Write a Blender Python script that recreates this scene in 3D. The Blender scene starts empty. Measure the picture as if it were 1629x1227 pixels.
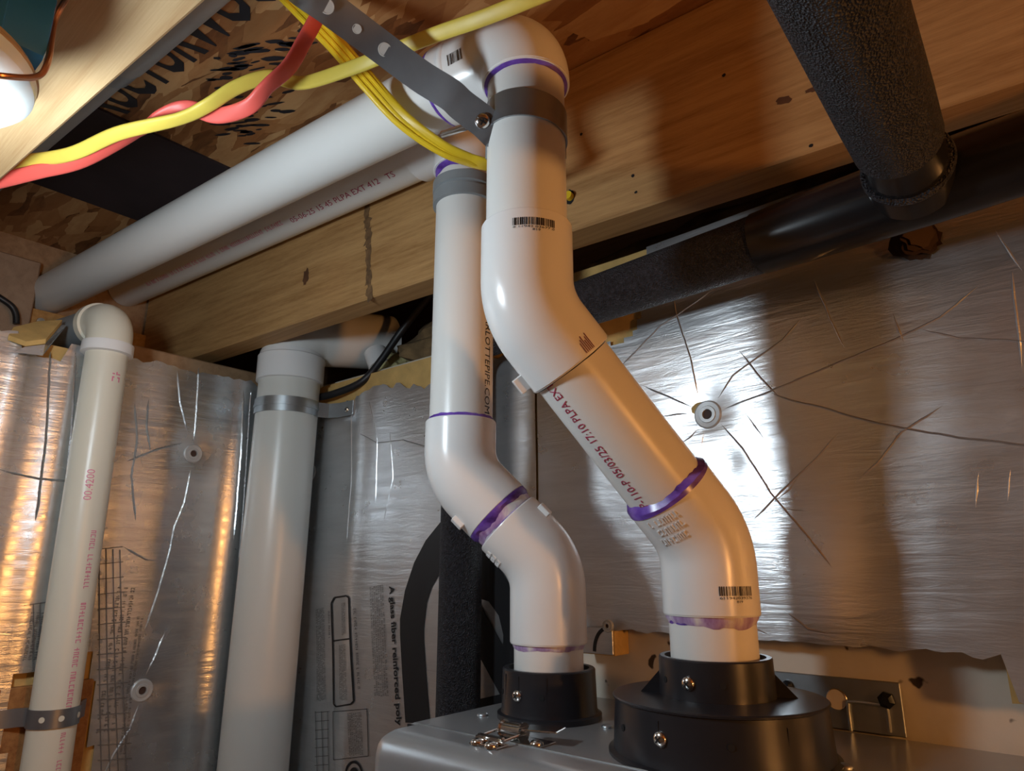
import bpy, bmesh, math, random
from mathutils import Vector, Matrix, noise

# ------------------------------------------------------------------ camera, light, exposure
S = bpy.context.scene
COL = S.collection
CZ = 1.5                                   # camera height over the floor
YAW, PIT, FPX = math.radians(40), math.radians(15), 1085.0
cam_d = bpy.data.cameras.new('camera'); cam = bpy.data.objects.new('camera', cam_d); COL.objects.link(cam)
cam.location = (0, 0, CZ); cam.rotation_euler = (math.radians(90) + PIT, 0, YAW)
cam_d.sensor_width = 36; cam_d.lens = FPX / 1629 * 36; cam_d.clip_start = 0.01
S.camera = cam
S.view_settings.view_transform = 'Standard'; S.view_settings.look = 'None'
S.view_settings.exposure = -0.15; S.view_settings.gamma = 1.0; S.view_settings.use_curve_mapping = False
W = bpy.data.worlds.new('world'); S.world = W; W.use_nodes = True
W.node_tree.nodes['Background'].inputs[0].default_value = (0.35, 0.33, 0.30, 1)
W.node_tree.nodes['Background'].inputs[1].default_value = 0.05
COOL_BULB = dict(loc=(-0.482, 0.028, 0.188), col=(0.78, 0.91, 1.0), power=113.0)
WARM_BULB = dict(loc=(0.78, 0.17, 0.02), col=(1.0, 0.43, 0.115), power=330.0)

# ------------------------------------------------------------------ geometry of the view (used to find where things stand)
FW = Vector((-math.sin(YAW) * math.cos(PIT), math.cos(YAW) * math.cos(PIT), math.sin(PIT)))
RT = Vector((math.cos(YAW), math.sin(YAW), 0)); UP = RT.cross(FW)
def ray(x, y): return FW + RT * ((x - 814.5) / FPX) + UP * ((613.5 - y) / FPX)
def aty(x, y, v): r = ray(x, y); return r * (v / r.y)
def atx(x, y, v): r = ray(x, y); return r * (v / r.x)
def atz(x, y, v): r = ray(x, y); return r * (v / r.z)
V = Vector
# coordinates in the builders below are metres from the camera; ORI lifts them to the real height
ORI = V((0, 0, CZ))
random.seed(4)

# ------------------------------------------------------------------ materials
MATS = {}
def newmat(name):
    m = bpy.data.materials.new(name); m.use_nodes = True
    nt = m.node_tree; b = nt.nodes['Principled BSDF']; MATS[name] = m
    return m, nt, b
def N(nt, t, **kw):
    n = nt.nodes.new(t)
    for k, v in kw.items():
        if k in n.inputs.keys(): n.inputs[k].default_value = v
        else: setattr(n, k, v)
    return n
def ramp(nt, fac, stops):
    r = nt.nodes.new('ShaderNodeValToRGB'); e = r.color_ramp.elements
    while len(e) < len(stops): e.new(0.5)
    for i, (p, c) in enumerate(stops): e[i].position = p; e[i].color = (c[0], c[1], c[2], 1)
    nt.links.new(fac, r.inputs[0]); return r.outputs[0]
def coords(nt, scale=(1, 1, 1), kind='Object', rot=(0, 0, 0)):
    tc = nt.nodes.new('ShaderNodeTexCoord'); mp = nt.nodes.new('ShaderNodeMapping')
    mp.inputs['Scale'].default_value = scale; mp.inputs['Rotation'].default_value = rot
    nt.links.new(tc.outputs[kind], mp.inputs[0]); return mp.outputs[0]
def bump(nt, b, h, strength, dist=0.002):
    bp = N(nt, 'ShaderNodeBump'); bp.inputs['Strength'].default_value = strength; bp.inputs['Distance'].default_value = dist
    nt.links.new(h, bp.inputs['Height']); nt.links.new(bp.outputs[0], b.inputs['Normal'])
def noisetex(nt, vec, scale, detail=4, rough=0.55, dist=0.0):
    n = N(nt, 'ShaderNodeTexNoise'); n.inputs['Scale'].default_value = scale; n.inputs['Detail'].default_value = detail
    n.inputs['Roughness'].default_value = rough; n.inputs['Distortion'].default_value = dist
    if vec is not None: nt.links.new(vec, n.inputs['Vector'])
    return n.outputs['Fac']
def plain(name, c, rough=0.5, metal=0.0, var=0.06, scale=30, bmp=0.0, spec=0.5, coat=0.0):
    m, nt, b = newmat(name)
    f = noisetex(nt, coords(nt), scale)
    lo = [max(0, v * (1 - var)) for v in c]; hi = [min(1, v * (1 + var)) for v in c]
    nt.links.new(ramp(nt, f, [(0.3, lo), (0.7, hi)]), b.inputs['Base Color'])
    b.inputs['Roughness'].default_value = rough; b.inputs['Metallic'].default_value = metal
    b.inputs['Specular IOR Level'].default_value = spec; b.inputs['Coat Weight'].default_value = coat
    if bmp: bump(nt, b, noisetex(nt, coords(nt), scale * 4), bmp)
    return m
def wood(name, light, dark, grain=1.0, rough=0.6):
    m, nt, b = newmat(name)
    n1 = noisetex(nt, coords(nt, (0.7, 26 * grain, 26 * grain)), 2.0, 3, 0.5, 0.5)
    band = noisetex(nt, coords(nt, (0.9, 75 * grain, 75 * grain)), 2.2, 2, 0.5, 0.35)
    fine = noisetex(nt, coords(nt, (7, 260, 260)), 4.0, 3)
    mx = N(nt, 'ShaderNodeMix', data_type='FLOAT'); mx.inputs[0].default_value = 0.45
    nt.links.new(band, mx.inputs[2]); nt.links.new(n1, mx.inputs[3])
    mx2 = N(nt, 'ShaderNodeMix', data_type='FLOAT'); mx2.inputs[0].default_value = 0.25
    nt.links.new(mx.outputs[0], mx2.inputs[2]); nt.links.new(fine, mx2.inputs[3])
    mid = [(a + c) / 2 for a, c in zip(light, dark)]
    nt.links.new(ramp(nt, mx2.outputs[0], [(0.36, dark), (0.47, mid), (0.60, light)]), b.inputs['Base Color'])
    b.inputs['Roughness'].default_value = rough; b.inputs['Specular IOR Level'].default_value = 0.25
    bump(nt, b, mx2.outputs[0], 0.25, 0.001)
    return m
def osb(name):
    m, nt, b = newmat(name)
    base = coords(nt)
    wob = N(nt, 'ShaderNodeTexNoise'); wob.inputs['Scale'].default_value = 26; wob.inputs['Detail'].default_value = 3
    nt.links.new(base, wob.inputs['Vector'])
    outs = []
    for rz, sc, st in ((0.30, 27, (0.45, 1.9, 1)), (-0.5, 33, (0.45, 1.7, 1)), (0.9, 21, (0.5, 1.6, 1))):
        mp = N(nt, 'ShaderNodeMapping'); mp.inputs['Rotation'].default_value = (0, 0, rz); mp.inputs['Scale'].default_value = st
        add = N(nt, 'ShaderNodeMix', data_type='VECTOR'); add.inputs[0].default_value = 0.008
        nt.links.new(base, add.inputs[4]); nt.links.new(wob.outputs['Color'], add.inputs[5])
        nt.links.new(add.outputs[1], mp.inputs[0])
        vo = N(nt, 'ShaderNodeTexVoronoi', distance='CHEBYCHEV'); vo.inputs['Scale'].default_value = sc; vo.inputs['Randomness'].default_value = 1
        nt.links.new(mp.outputs[0], vo.inputs['Vector'])
        sep = N(nt, 'ShaderNodeSeparateColor'); nt.links.new(vo.outputs['Color'], sep.inputs[0]); outs.append((sep, vo, mp))
    pick = N(nt, 'ShaderNodeMath', operation='GREATER_THAN'); pick.inputs[1].default_value = 0.5
    nt.links.new(outs[2][0].outputs[1], pick.inputs[0])
    mx = N(nt, 'ShaderNodeMix', data_type='FLOAT'); nt.links.new(pick.outputs[0], mx.inputs[0])
    nt.links.new(outs[0][0].outputs[0], mx.inputs[2]); nt.links.new(outs[1][0].outputs[0], mx.inputs[3])
    strand = noisetex(nt, outs[0][2].outputs[0], 60, 4, 0.6)
    fib = N(nt, 'ShaderNodeMix', data_type='FLOAT'); fib.inputs[0].default_value = 0.35
    nt.links.new(mx.outputs[0], fib.inputs[2]); nt.links.new(strand, fib.inputs[3])
    c = ramp(nt, fib.outputs[0], [(0.16, (0.12, 0.048, 0.018)), (0.34, (0.30, 0.125, 0.042)), (0.58, (0.40, 0.19, 0.070)), (0.80, (0.58, 0.34, 0.15))])
    nt.links.new(c, b.inputs['Base Color']); b.inputs['Roughness'].default_value = 0.55; b.inputs['Specular IOR Level'].default_value = 0.3
    bump(nt, b, fib.outputs[0], 0.5, 0.002)
    return m
def foil(name, col=(0.82, 0.83, 0.85), rough=0.29):
    m, nt, b = newmat(name)
    v = coords(nt)
    f = noisetex(nt, coords(nt, (1, 1, 6)), 9, 5, 0.6)
    nt.links.new(ramp(nt, f, [(0.3, [c * 0.86 for c in col]), (0.7, col)]), b.inputs['Base Color'])
    b.inputs['Metallic'].default_value = 0.88
    r = noisetex(nt, v, 25, 4)
    rr = N(nt, 'ShaderNodeMapRange'); rr.inputs[3].default_value = rough - 0.08; rr.inputs[4].default_value = rough + 0.10
    nt.links.new(r, rr.inputs[0]); nt.links.new(rr.outputs[0], b.inputs['Roughness'])
    h1 = noisetex(nt, coords(nt, (1.0, 1.0, 9.0)), 12, 6, 0.64, 0.5)
    h2 = N(nt, 'ShaderNodeTexVoronoi', feature='DISTANCE_TO_EDGE'); h2.inputs['Scale'].default_value = 7
    nt.links.new(coords(nt, (1, 1, 1.3)), h2.inputs['Vector'])
    mr = N(nt, 'ShaderNodeMapRange'); mr.inputs[1].default_value = 0; mr.inputs[2].default_value = 0.03; mr.inputs[3].default_value = 0.0; mr.inputs[4].default_value = 0
    nt.links.new(h2.outputs['Distance'], mr.inputs[0])
    ad = N(nt, 'ShaderNodeMath', operation='ADD'); nt.links.new(h1, ad.inputs[0]); nt.links.new(mr.outputs[0], ad.inputs[1])
    bump(nt, b, ad.outputs[0], 0.20, 0.004)
    return m
def pvc(name, c, stain=0.0, rough=0.32):
    m, nt, b = newmat(name)
    f = noisetex(nt, coords(nt), 6, 5)
    nt.links.new(ramp(nt, f, [(0.25, [x * 0.97 for x in c]), (0.7, c)] if not stain else
                 [(0.2, (c[0] * 0.93, c[1] * 0.86, c[2] * 0.68)), (0.36, c), (0.9, [x * 0.97 for x in c])]), b.inputs['Base Color'])
    b.inputs['Roughness'].default_value = rough
    b.inputs['Subsurface Weight'].default_value = 0.0
    return m
def foam_black(name):
    m, nt, b = newmat(name)
    vo = N(nt, 'ShaderNodeTexVoronoi'); vo.inputs['Scale'].default_value = 720; nt.links.new(coords(nt), vo.inputs['Vector'])
    n = noisetex(nt, coords(nt), 300, 3)
    nt.links.new(ramp(nt, n, [(0.4, (0.012, 0.012, 0.016)), (0.72, (0.045, 0.045, 0.058))]), b.inputs['Base Color'])
    b.inputs['Roughness'].default_value = 0.55; b.inputs['Specular IOR Level'].default_value = 0.5
    bump(nt, b, vo.outputs['Distance'], 0.9, 0.0028)
    return m
def concrete(name, c, pits=True):
    m, nt, b = newmat(name)
    f = noisetex(nt, coords(nt), 5, 6, 0.6)
    big = ramp(nt, f, [(0.3, [x * 0.82 for x in c]), (0.7, c)])
    sp = noisetex(nt, coords(nt), 62, 2, 0.45)
    mk = ramp(nt, sp, [(0.27, (1, 1, 1)), (0.31, (0, 0, 0))])
    mx = N(nt, 'ShaderNodeMix', data_type='RGBA'); nt.links.new(mk, mx.inputs[0]); nt.links.new(big, mx.inputs[6])
    mx.inputs[7].default_value = (0.05, 0.035, 0.025, 1)
    nt.links.new(mx.outputs[2], b.inputs['Base Color']); b.inputs['Roughness'].default_value = 0.7
    bump(nt, b, sp, 0.3, 0.003)
    return m
def emit(name, c, strength):
    m, nt, b = newmat(name)
    b.inputs['Base Color'].default_value = (0.9, 0.9, 0.9, 1)
    b.inputs['Emission Color'].default_value = (*c, 1); b.inputs['Emission Strength'].default_value = strength
    return m
def primer(name):
    m, nt, b = newmat(name)
    f = noisetex(nt, coords(nt, (1, 1, 2)), 45, 4, 0.6)
    nt.links.new(ramp(nt, f, [(0.3, (0.06, 0.02, 0.16)), (0.5, (0.16, 0.07, 0.45)), (0.75, (0.28, 0.16, 0.62))]), b.inputs['Base Color'])
    b.inputs['Roughness'].default_value = 0.25
    return m
def primer_faded(name):
    m, nt, b = newmat(name)
    f = noisetex(nt, coords(nt, (1, 1, 0.4)), 60, 4, 0.6)
    nt.links.new(ramp(nt, f, [(0.32, (0.25, 0.10, 0.32)), (0.48, (0.52, 0.38, 0.62)), (0.62, (0.80, 0.76, 0.74))]), b.inputs['Base Color'])
    b.inputs['Roughness'].default_value = 0.35
    return m

M_JOIST = wood('pine_joist', (0.52, 0.30, 0.12), (0.32, 0.16, 0.055))
M_JOIST_PALE = wood('pale_pine_joist', (0.62, 0.43, 0.23), (0.44, 0.26, 0.115), 0.55)
M_RIM = wood('rim_wood', (0.40, 0.25, 0.14), (0.26, 0.15, 0.08), 0.6)
M_BLOCK = wood('block_wood', (0.42, 0.20, 0.07), (0.24, 0.10, 0.035))
M_OSB = osb('osb_flakes')
M_DARKBROWN = plain('dark_brown', (0.030, 0.018, 0.020), 0.8, var=0.25, scale=12)
M_FOIL = foil('foil_facing')
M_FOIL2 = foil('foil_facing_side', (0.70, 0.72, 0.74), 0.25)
M_FOAM = plain('yellow_foam', (0.60, 0.38, 0.13), 0.85, var=0.15, scale=40, bmp=0.4)
M_PVC = pvc('white_pvc', (0.80, 0.79, 0.76))
M_FIT = pvc('white_fitting', (0.84, 0.83, 0.82), rough=0.24)
M_PVC_OLD = pvc('aged_pvc', (0.76, 0.72, 0.60), 1)
M_GREYPVC = plain('grey_plastic', (0.26, 0.28, 0.29), 0.35)
M_PRIMER = primer('purple_primer'); M_PRIMERF = primer_faded('faded_primer')
M_INK = plain('black_ink', (0.012, 0.012, 0.014), 0.45)
M_INKRED = plain('red_ink', (0.42, 0.03, 0.09), 0.5)
M_INKPINK = plain('pink_ink', (0.72, 0.22, 0.34), 0.5)
M_INKGREY = plain('grey_ink', (0.10, 0.10, 0.10), 0.5)
M_STENCIL = plain('stencil_ink', (0.012, 0.012, 0.018), 0.6, var=0.4, scale=60)
M_FOAMBLK = foam_black('black_pipe_foam')
M_TAPE = plain('black_tape', (0.012, 0.012, 0.014), 0.22, var=0.2)
M_STEEL = plain('galvanised_steel', (0.42, 0.45, 0.47), 0.38, 0.9, var=0.10, scale=40)
M_CHROME = plain('bright_steel', (0.75, 0.73, 0.70), 0.16, 1.0)
M_STRAP = plain('dark_strap_steel', (0.33, 0.34, 0.36), 0.36, 0.85, var=0.10)
M_BOILER = plain('silver_paint', (0.44, 0.45, 0.46), 0.30, 0.60, var=0.03, scale=8)
M_ADAPT = plain('black_plastic', (0.017, 0.017, 0.021), 0.30, var=0.15)
M_DARK = plain('dark_hole', (0.004, 0.004, 0.005), 0.8)
M_YEL = plain('yellow_jacket', (0.72, 0.56, 0.09), 0.45, var=0.06)
M_YEL2 = plain('bright_yellow_jacket', (0.78, 0.52, 0.02), 0.35, var=0.05)
M_RED = plain('red_jacket', (0.78, 0.115, 0.09), 0.45, var=0.05)
M_BLK = plain('black_cable', (0.012, 0.012, 0.014), 0.45)
M_BLUE = plain('blue_box_plastic', (0.02, 0.17, 0.45), 0.4)
M_PORC = plain('white_porcelain', (0.78, 0.84, 0.84), 0.25, var=0.02)
M_COPPER = plain('copper_wire', (0.70, 0.32, 0.18), 0.32, 1.0)
M_CONC = concrete('painted_concrete', (0.66, 0.60, 0.50))
M_FLOOR = concrete('floor_concrete', (0.50, 0.49, 0.47))
M_ROOM = concrete('room_wall', (0.55, 0.54, 0.52))
M_BATT = plain('fibreglass', (0.19, 0.12, 0.055), 0.95, var=0.5, scale=35, bmp=0.8)
M_BATTY = plain('yellow_fibreglass', (0.42, 0.37, 0.18), 0.95, var=0.4, scale=35, bmp=0.8)
M_WASH = plain('grey_washer', (0.46, 0.48, 0.49), 0.45, 0.3)
M_RUST = plain('rust_dark', (0.05, 0.025, 0.018), 0.7)

# ------------------------------------------------------------------ mesh helpers
def link(name, me, mat, parent=None, origin=None):
    o = bpy.data.objects.new(name, me); COL.objects.link(o)
    if mat is not None and not me.materials: me.materials.append(mat)
    if parent is not None:
        o.parent = parent
        o.matrix_parent_inverse = Matrix.Identity(4)
    return o
def mk(name, verts, faces, mat, parent=None, smooth=35, origin=None):
    """one mesh object; verts are given from the camera point; parent is an Empty or mesh with its own world origin"""
    po = V(parent['o']) if parent is not None else V((0, 0, 0))
    if origin is None:
        n = len(verts); c = sum((V(v) for v in verts), V((0, 0, 0))) / max(1, n)
        origin = c
    origin = V(origin)
    me = bpy.data.meshes.new(name)
    me.from_pydata([tuple(V(v) - origin) for v in verts], [], faces)
    me.validate(); me.update()
    bm = bmesh.new(); bm.from_mesh(me); bmesh.ops.recalc_face_normals(bm, faces=bm.faces); bm.to_mesh(me); bm.free()
    if smooth:
        for p in me.polygons: p.use_smooth = True
        me.set_sharp_from_angle(angle=math.radians(smooth))
    o = link(name, me, mat, parent)
    o['o'] = tuple(origin)
    o.location = (origin - po) if parent is not None else (origin + ORI)
    return o
def tag(o, label, cat=None, group=None, kind=None):
    if label: o['label'] = label
    if cat: o['category'] = cat
    if group: o['group'] = group
    if kind: o['kind'] = kind
    return o
def thing(name, label, cat, base, group=None):
    e = bpy.data.objects.new(name, None); COL.objects.link(e); e.empty_display_size = 0.02
    e['o'] = tuple(base); e.location = V(base) + ORI
    return tag(e, label, cat, group)
def frames(path):
    path = [V(p) for p in path]; T = []
    for i in range(len(path)):
        a = path[max(0, i - 1)]; b = path[min(len(path) - 1, i + 1)]; T.append((b - a).normalized())
    t = T[0]; n = t.orthogonal().normalized(); out = []
    for i, t2 in enumerate(T):
        q = t.rotation_difference(t2); n = (q @ n); n = (n - t2 * n.dot(t2)).normalized(); t = t2
        out.append((path[i], t2, n, t2.cross(n)))
    return out
def tube(path, r, seg=40, cap=True):
    fr = frames(path); vs = []; fs = []
    rr = r if isinstance(r, (list, tuple)) else [r] * len(fr)
    for (p, t, n, b), rad in zip(fr, rr):
        for k in range(seg):
            a = 2 * math.pi * k / seg; vs.append(p + (n * math.cos(a) + b * math.sin(a)) * rad)
    for i in range(len(fr) - 1):
        for k in range(seg):
            k2 = (k + 1) % seg; fs.append((i * seg + k, i * seg + k2, (i + 1) * seg + k2, (i + 1) * seg + k))
    if cap:
        fs.append(tuple(range(seg))); fs.append(tuple((len(fr) - 1) * seg + k for k in range(seg)))
    return vs, fs
def lathe(base, axis, prof, seg=48, cap=True):
    """prof = list of (height along axis, radius)"""
    axis = V(axis).normalized(); n = axis.orthogonal().normalized(); b = axis.cross(n); vs = []; fs = []; base = V(base)
    for h, r in prof:
        for k in range(seg):
            a = 2 * math.pi * k / seg; vs.append(base + axis * h + (n * math.cos(a) + b * math.sin(a)) * r)
    for i in range(len(prof) - 1):
        for k in range(seg):
            k2 = (k + 1) % seg; fs.append((i * seg + k, i * seg + k2, (i + 1) * seg + k2, (i + 1) * seg + k))
    if cap: fs.append(tuple(range(seg))); fs.append(tuple((len(prof) - 1) * seg + k for k in range(seg)))
    return vs, fs
def box(p0, p1, bev=0.0, seg=2, frame=None):
    """axis box between two corners; frame = (origin, X, Y, Z) for a turned one"""
    bm = bmesh.new(); bmesh.ops.create_cube(bm, size=1)
    p0, p1 = V(p0), V(p1)
    for v in bm.verts: v.co = V(((v.co.x + 0.5) * (p1.x - p0.x) + p0.x, (v.co.y + 0.5) * (p1.y - p0.y) + p0.y, (v.co.z + 0.5) * (p1.z - p0.z) + p0.z))
    if bev: bmesh.ops.bevel(bm, geom=list(bm.edges), offset=bev, segments=seg, affect='EDGES', profile=0.6)
    bm.verts.index_update()
    vs = [v.co.copy() for v in bm.verts]; fs = [tuple(v.index for v in f.verts) for f in bm.faces]; bm.free()
    if frame:
        o, X, Y, Z = frame; vs = [o + X * v.x + Y * v.y + Z * v.z for v in vs]
    return vs, fs
def join(*parts):
    vs, fs = [], []
    for v, f in parts:
        o = len(vs); vs += list(v); fs += [tuple(i + o for i in q) for q in f]
    return vs, fs
def smoothpath(pts, n=8):
    """Catmull-Rom through the points"""
    pts = [V(p) for p in pts]; out = []
    P = [pts[0] * 2 - pts[1]] + pts + [pts[-1] * 2 - pts[-2]]
    for i in range(1, len(P) - 2):
        for k in range(n):
            t = k / n; a, b, c, d = P[i - 1], P[i], P[i + 1], P[i + 2]
            out.append(0.5 * ((2 * b) + (c - a) * t + (2 * a - 5 * b + 4 * c - d) * t * t + (3 * b - a - 3 * c + d) * t ** 3))
    out.append(pts[-1]); return out
def bend(a, v, b, la, lb, R, n=14):
    """path with an arc at corner v; a, b = unit directions away from v; la, lb = leg lengths"""
    a, b, v = V(a).normalized(), V(b).normalized(), V(v)
    ang = math.pi - a.angle(b); d = R * math.tan(ang / 2)
    s, e = v + a * d, v + b * d
    bis = (a + b).normalized(); c = v + bis * (R / math.cos(ang / 2))
    path = [v + a * la]
    if la - d > 0.004: path.append(v + a * (d + 0.001))
    for k in range(n + 1):
        w = (s - c).normalized().slerp((e - c).normalized(), k / n); path.append(c + w * R)
    if lb - d > 0.004: path.append(v + b * (d + 0.001))
    path.append(v + b * lb)
    return path
_tc = {}
def textmesh(s, size, bold=0.0):
    key = (s, size, bold)
    if key not in _tc:
        cu = bpy.data.curves.new('txt', 'FONT'); cu.body = s; cu.size = size; cu.resolution_u = 2; cu.offset = bold
        cu.align_x = 'CENTER'; cu.align_y = 'CENTER'
        ob = bpy.data.objects.new('txt', cu); me = bpy.data.meshes.new_from_object(ob)
        _tc[key] = ([(v.co.x, v.co.y) for v in me.vertices], [tuple(p.vertices) for p in me.polygons])
        bpy.data.objects.remove(ob); bpy.data.curves.remove(cu); bpy.data.meshes.remove(me)
    return _tc[key]
def fitted(s, length, height, bold=0.0):
    v, f = textmesh(s, 1.0, bold)
    xs = [p[0] for p in v]; ys = [p[1] for p in v]
    cx, cy = (min(xs) + max(xs)) / 2, (min(ys) + max(ys)) / 2
    kx, ky = length / (max(xs) - min(xs)), height / (max(ys) - min(ys))
    return [((x - cx) * kx, (y - cy) * ky) for x, y in v], f
def oncyl(vf, c, axis, nrm, r, lift=0.0004):
    """print (u along axis, v round the pipe) laid on a cylinder; reads from outside"""
    axis = V(axis).normalized(); nrm = V(nrm); nrm = (nrm - axis * nrm.dot(axis)).normalized(); bb = nrm.cross(axis); c = V(c); R = r + lift
    return [c + axis * u + (nrm * math.cos(v / R) + bb * math.sin(v / R)) * R for u, v in vf[0]], vf[1]
def solid_oncyl(vf, c, axis, nrm, r, h):
    lo, f = oncyl(vf, c, axis, nrm, r, -0.0006); hi, _ = oncyl(vf, c, axis, nrm, r, h); n = len(lo); fs = []
    for q in f:
        a, b, cc_, d = q; fs += [(a + n, b + n, cc_ + n, d + n), (a, b, b + n, a + n), (b, cc_, cc_ + n, b + n), (cc_, d, d + n, cc_ + n), (d, a, a + n, d + n)]
    return lo + hi, fs
def swap(vf, turn):
    """turn the print by quarter turns"""
    v, f = vf
    for _ in range(turn % 4): v = [(-y, x) for x, y in v]
    return v, f
def rects(lst):
    vs, fs = [], []
    for x0, y0, x1, y1 in lst:
        o = len(vs); vs += [(x0, y0), (x1, y0), (x1, y1), (x0, y1)]; fs.append((o, o + 1, o + 2, o + 3))
    return vs, fs
def shift(vf, du, dv): return [(x + du, y + dv) for x, y in vf[0]], vf[1]
def barcode(w, h, digits, seed=1, sub=None, flip=False):
    rd = random.Random(seed); L = []; x = -w / 2
    while x < w / 2 - 0.0004:
        bw = rd.choice((0.00035, 0.0006, 0.0009)); L.append((x, -h / 2, min(w / 2, x + bw), h / 2)); x += bw + rd.choice((0.0004, 0.0006, 0.0009))
    parts = [rects(L)]
    if digits: parts.append(shift(fitted(digits, w * 0.98, h * 0.28), 0, -h * 0.72))
    if sub: parts.append(shift(fitted(sub, w * 0.18, h * 0.28), w * 0.05, -h * 1.10))
    vs, fs = [], []
    for v, f in parts:
        o = len(vs); vs += v; fs += [tuple(i + o for i in q) for q in f]
    if flip: vs = [(-x, -y) for x, y in vs]
    return vs, fs
def marks(length, size, seed, rows=1, gap=0.0, fill=0.8):
    """print too small to read: rows of short strokes"""
    rd = random.Random(seed); L = []
    for r in range(rows):
        y0 = -r * gap; x = -length / 2
        while x < length / 2 - size:
            if rd.random() < fill:
                w = size * rd.uniform(0.35, 0.65); k = rd.random(); t = size * 0.16
                if k < 0.3: L += [(x, y0, x + t, y0 + size), (x, y0, x + w, y0 + t)]
                elif k < 0.6: L += [(x, y0, x + t, y0 + size), (x, y0 + size - t, x + w, y0 + size), (x + w - t, y0, x + w, y0 + size)]
                elif k < 0.8: L += [(x, y0 + size * 0.45, x + w, y0 + size * 0.45 + t), (x + w / 2, y0, x + w / 2 + t, y0 + size)]
                else: L += [(x, y0, x + w, y0 + t), (x, y0 + size - t, x + w, y0 + size), (x, y0, x + t, y0 + size)]
                x += w + size * 0.22
            else: x += size * 0.6
    return rects(L)
def screw_head(name, p, nrm, r, parent, mat=None, cross=True):
    p, nrm = V(p), V(nrm).normalized()
    prof = [(-0.001, r), (0.0006, r)] + [(0.0006 + r * 0.5 * math.sin(a), r * math.cos(a)) for a in (0.35, 0.7, 1.05, 1.4)]
    o = mk(name, *lathe(p, nrm, prof, 20), mat or M_CHROME, parent)
    if cross:
        X = nrm.orthogonal().normalized(); Y = nrm.cross(X); h = 0.0006 + r * 0.5
        mk('cross_slot', *join(box((-r * .5, -r * .1, h - r * .14), (r * .5, r * .1, h + 0.0002), frame=(p, X, Y, nrm)),
                               box((-r * .1, -r * .5, h - r * .14), (r * .1, r * .5, h + 0.0002), frame=(p, X, Y, nrm))), M_DARK, o, smooth=0)
    return o
def ribbon(path, w, t, ups, round_=False, n=12):
    """flat band / flat cable along path: ups = width direction for each point (interpolated list)"""
    path = [V(p) for p in path]; vs = []; fs = []; m = len(path)
    prof = []
    if round_:
        for k in range(n): a = 2 * math.pi * k / n; c, s = math.cos(a), math.sin(a); prof.append((w / 2 * math.copysign(abs(c) ** 0.6, c), t / 2 * math.copysign(abs(s) ** 0.8, s)))
    else: prof = [(-w / 2, -t / 2), (w / 2, -t / 2), (w / 2, t / 2), (-w / 2, t / 2)]
    k_ = len(prof)
    for i in range(m):
        tg = (path[min(m - 1, i + 1)] - path[max(0, i - 1)]).normalized()
        u = V(ups[i]); u = (u - tg * u.dot(tg)).normalized(); q = tg.cross(u)
        for a, b in prof: vs.append(path[i] + u * a + q * b)
    for i in range(m - 1):
        for k in range(k_):
            k2 = (k + 1) % k_; fs.append((i * k_ + k, i * k_ + k2, (i + 1) * k_ + k2, (i + 1) * k_ + k))
    fs.append(tuple(range(k_))); fs.append(tuple((m - 1) * k_ + k for k in range(k_)))
    return vs, fs

# ------------------------------------------------------------------ the setting
WALL_Y, FOIL_Y = 0.620, 0.600
WALL_X, FOIL_X = -0.970, -0.950
Z_FLOOR, Z_OSB, Z_JB = -1.5, 0.503, 0.317
RIM_X = -1.22
JA = math.radians(3.5); JX = V((math.cos(JA), math.sin(JA), 0)); JY = V((-math.sin(JA), math.cos(JA), 0)); ZZ = V((0, 0, 1))
def structure(name, vf, mat, label, smooth=0, parent=None, origin=None):
    o = mk(name, *vf, mat, parent, smooth, origin)
    if parent is None: tag(o, label, name.split('_')[0], kind='structure')
    return o
structure('floor', box((-1.5, -2.6, Z_FLOOR - 0.1), (3.2, 1.0, Z_FLOOR)), M_FLOOR, 'grey concrete basement floor')
wall_back = structure('wall_back', box((-1.3, WALL_Y, Z_FLOOR), (3.2, WALL_Y + 0.2, 0.285)), M_CONC, 'tan painted concrete wall behind the foil boards and boiler')
structure('wall_left', box((-1.3, -2.6, Z_FLOOR), (WALL_X, WALL_Y, 0.268)), M_CONC, 'concrete wall under the foil behind the two drain pipes')
structure('wall_right', box((3.1, -2.6, Z_FLOOR), (3.2, 1.0, Z_OSB)), M_ROOM, 'plain concrete wall closing the room at the far right')
structure('wall_front', box((-1.3, -2.7, Z_FLOOR), (3.2, -2.6, Z_OSB)), M_ROOM, 'plain concrete wall closing the room behind the viewer')
ceiling = structure('ceiling', box((-1.3, -2.7, Z_OSB), (3.2, 1.1, Z_OSB + 0.018)), M_OSB, 'brown oriented strand board subfloor overhead with black stencil lettering', origin=(0, 0, Z_OSB))
mk('dark_strip', *box((-1.017, -0.45, Z_OSB - 0.003), (-0.783, 0.9, Z_OSB + 0.004)), M_DARKBROWN, ceiling, 0)  # thin near-black brown sheet across part of the subfloor
rim = structure('wall_rim', box((RIM_X - 0.04, -1.0, 0.268), (RIM_X, 1.1, Z_OSB), 0), M_RIM, 'weathered wooden rim board closing the joist bay at the far left', origin=(RIM_X, 0.2, 0.4))
structure('wall_rim_back', box((-1.3, 0.80, 0.285), (3.2, 0.84, Z_OSB)), M_RIM, 'dark wooden rim board above the back wall')
def blob_flat(p, rot, rx, ry, seed, n=9):
    rd = random.Random(seed); X = V((math.cos(rot), math.sin(rot), 0)); Y = V((-math.sin(rot), math.cos(rot), 0)); vs = []
    for k in range(n): a = 2 * math.pi * k / n; q = rd.uniform(0.85, 1.15); vs.append(p + X * math.cos(a) * rx * q + Y * math.sin(a) * ry * q - ZZ * 0.0007)
    return vs, [tuple(range(n))]
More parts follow.
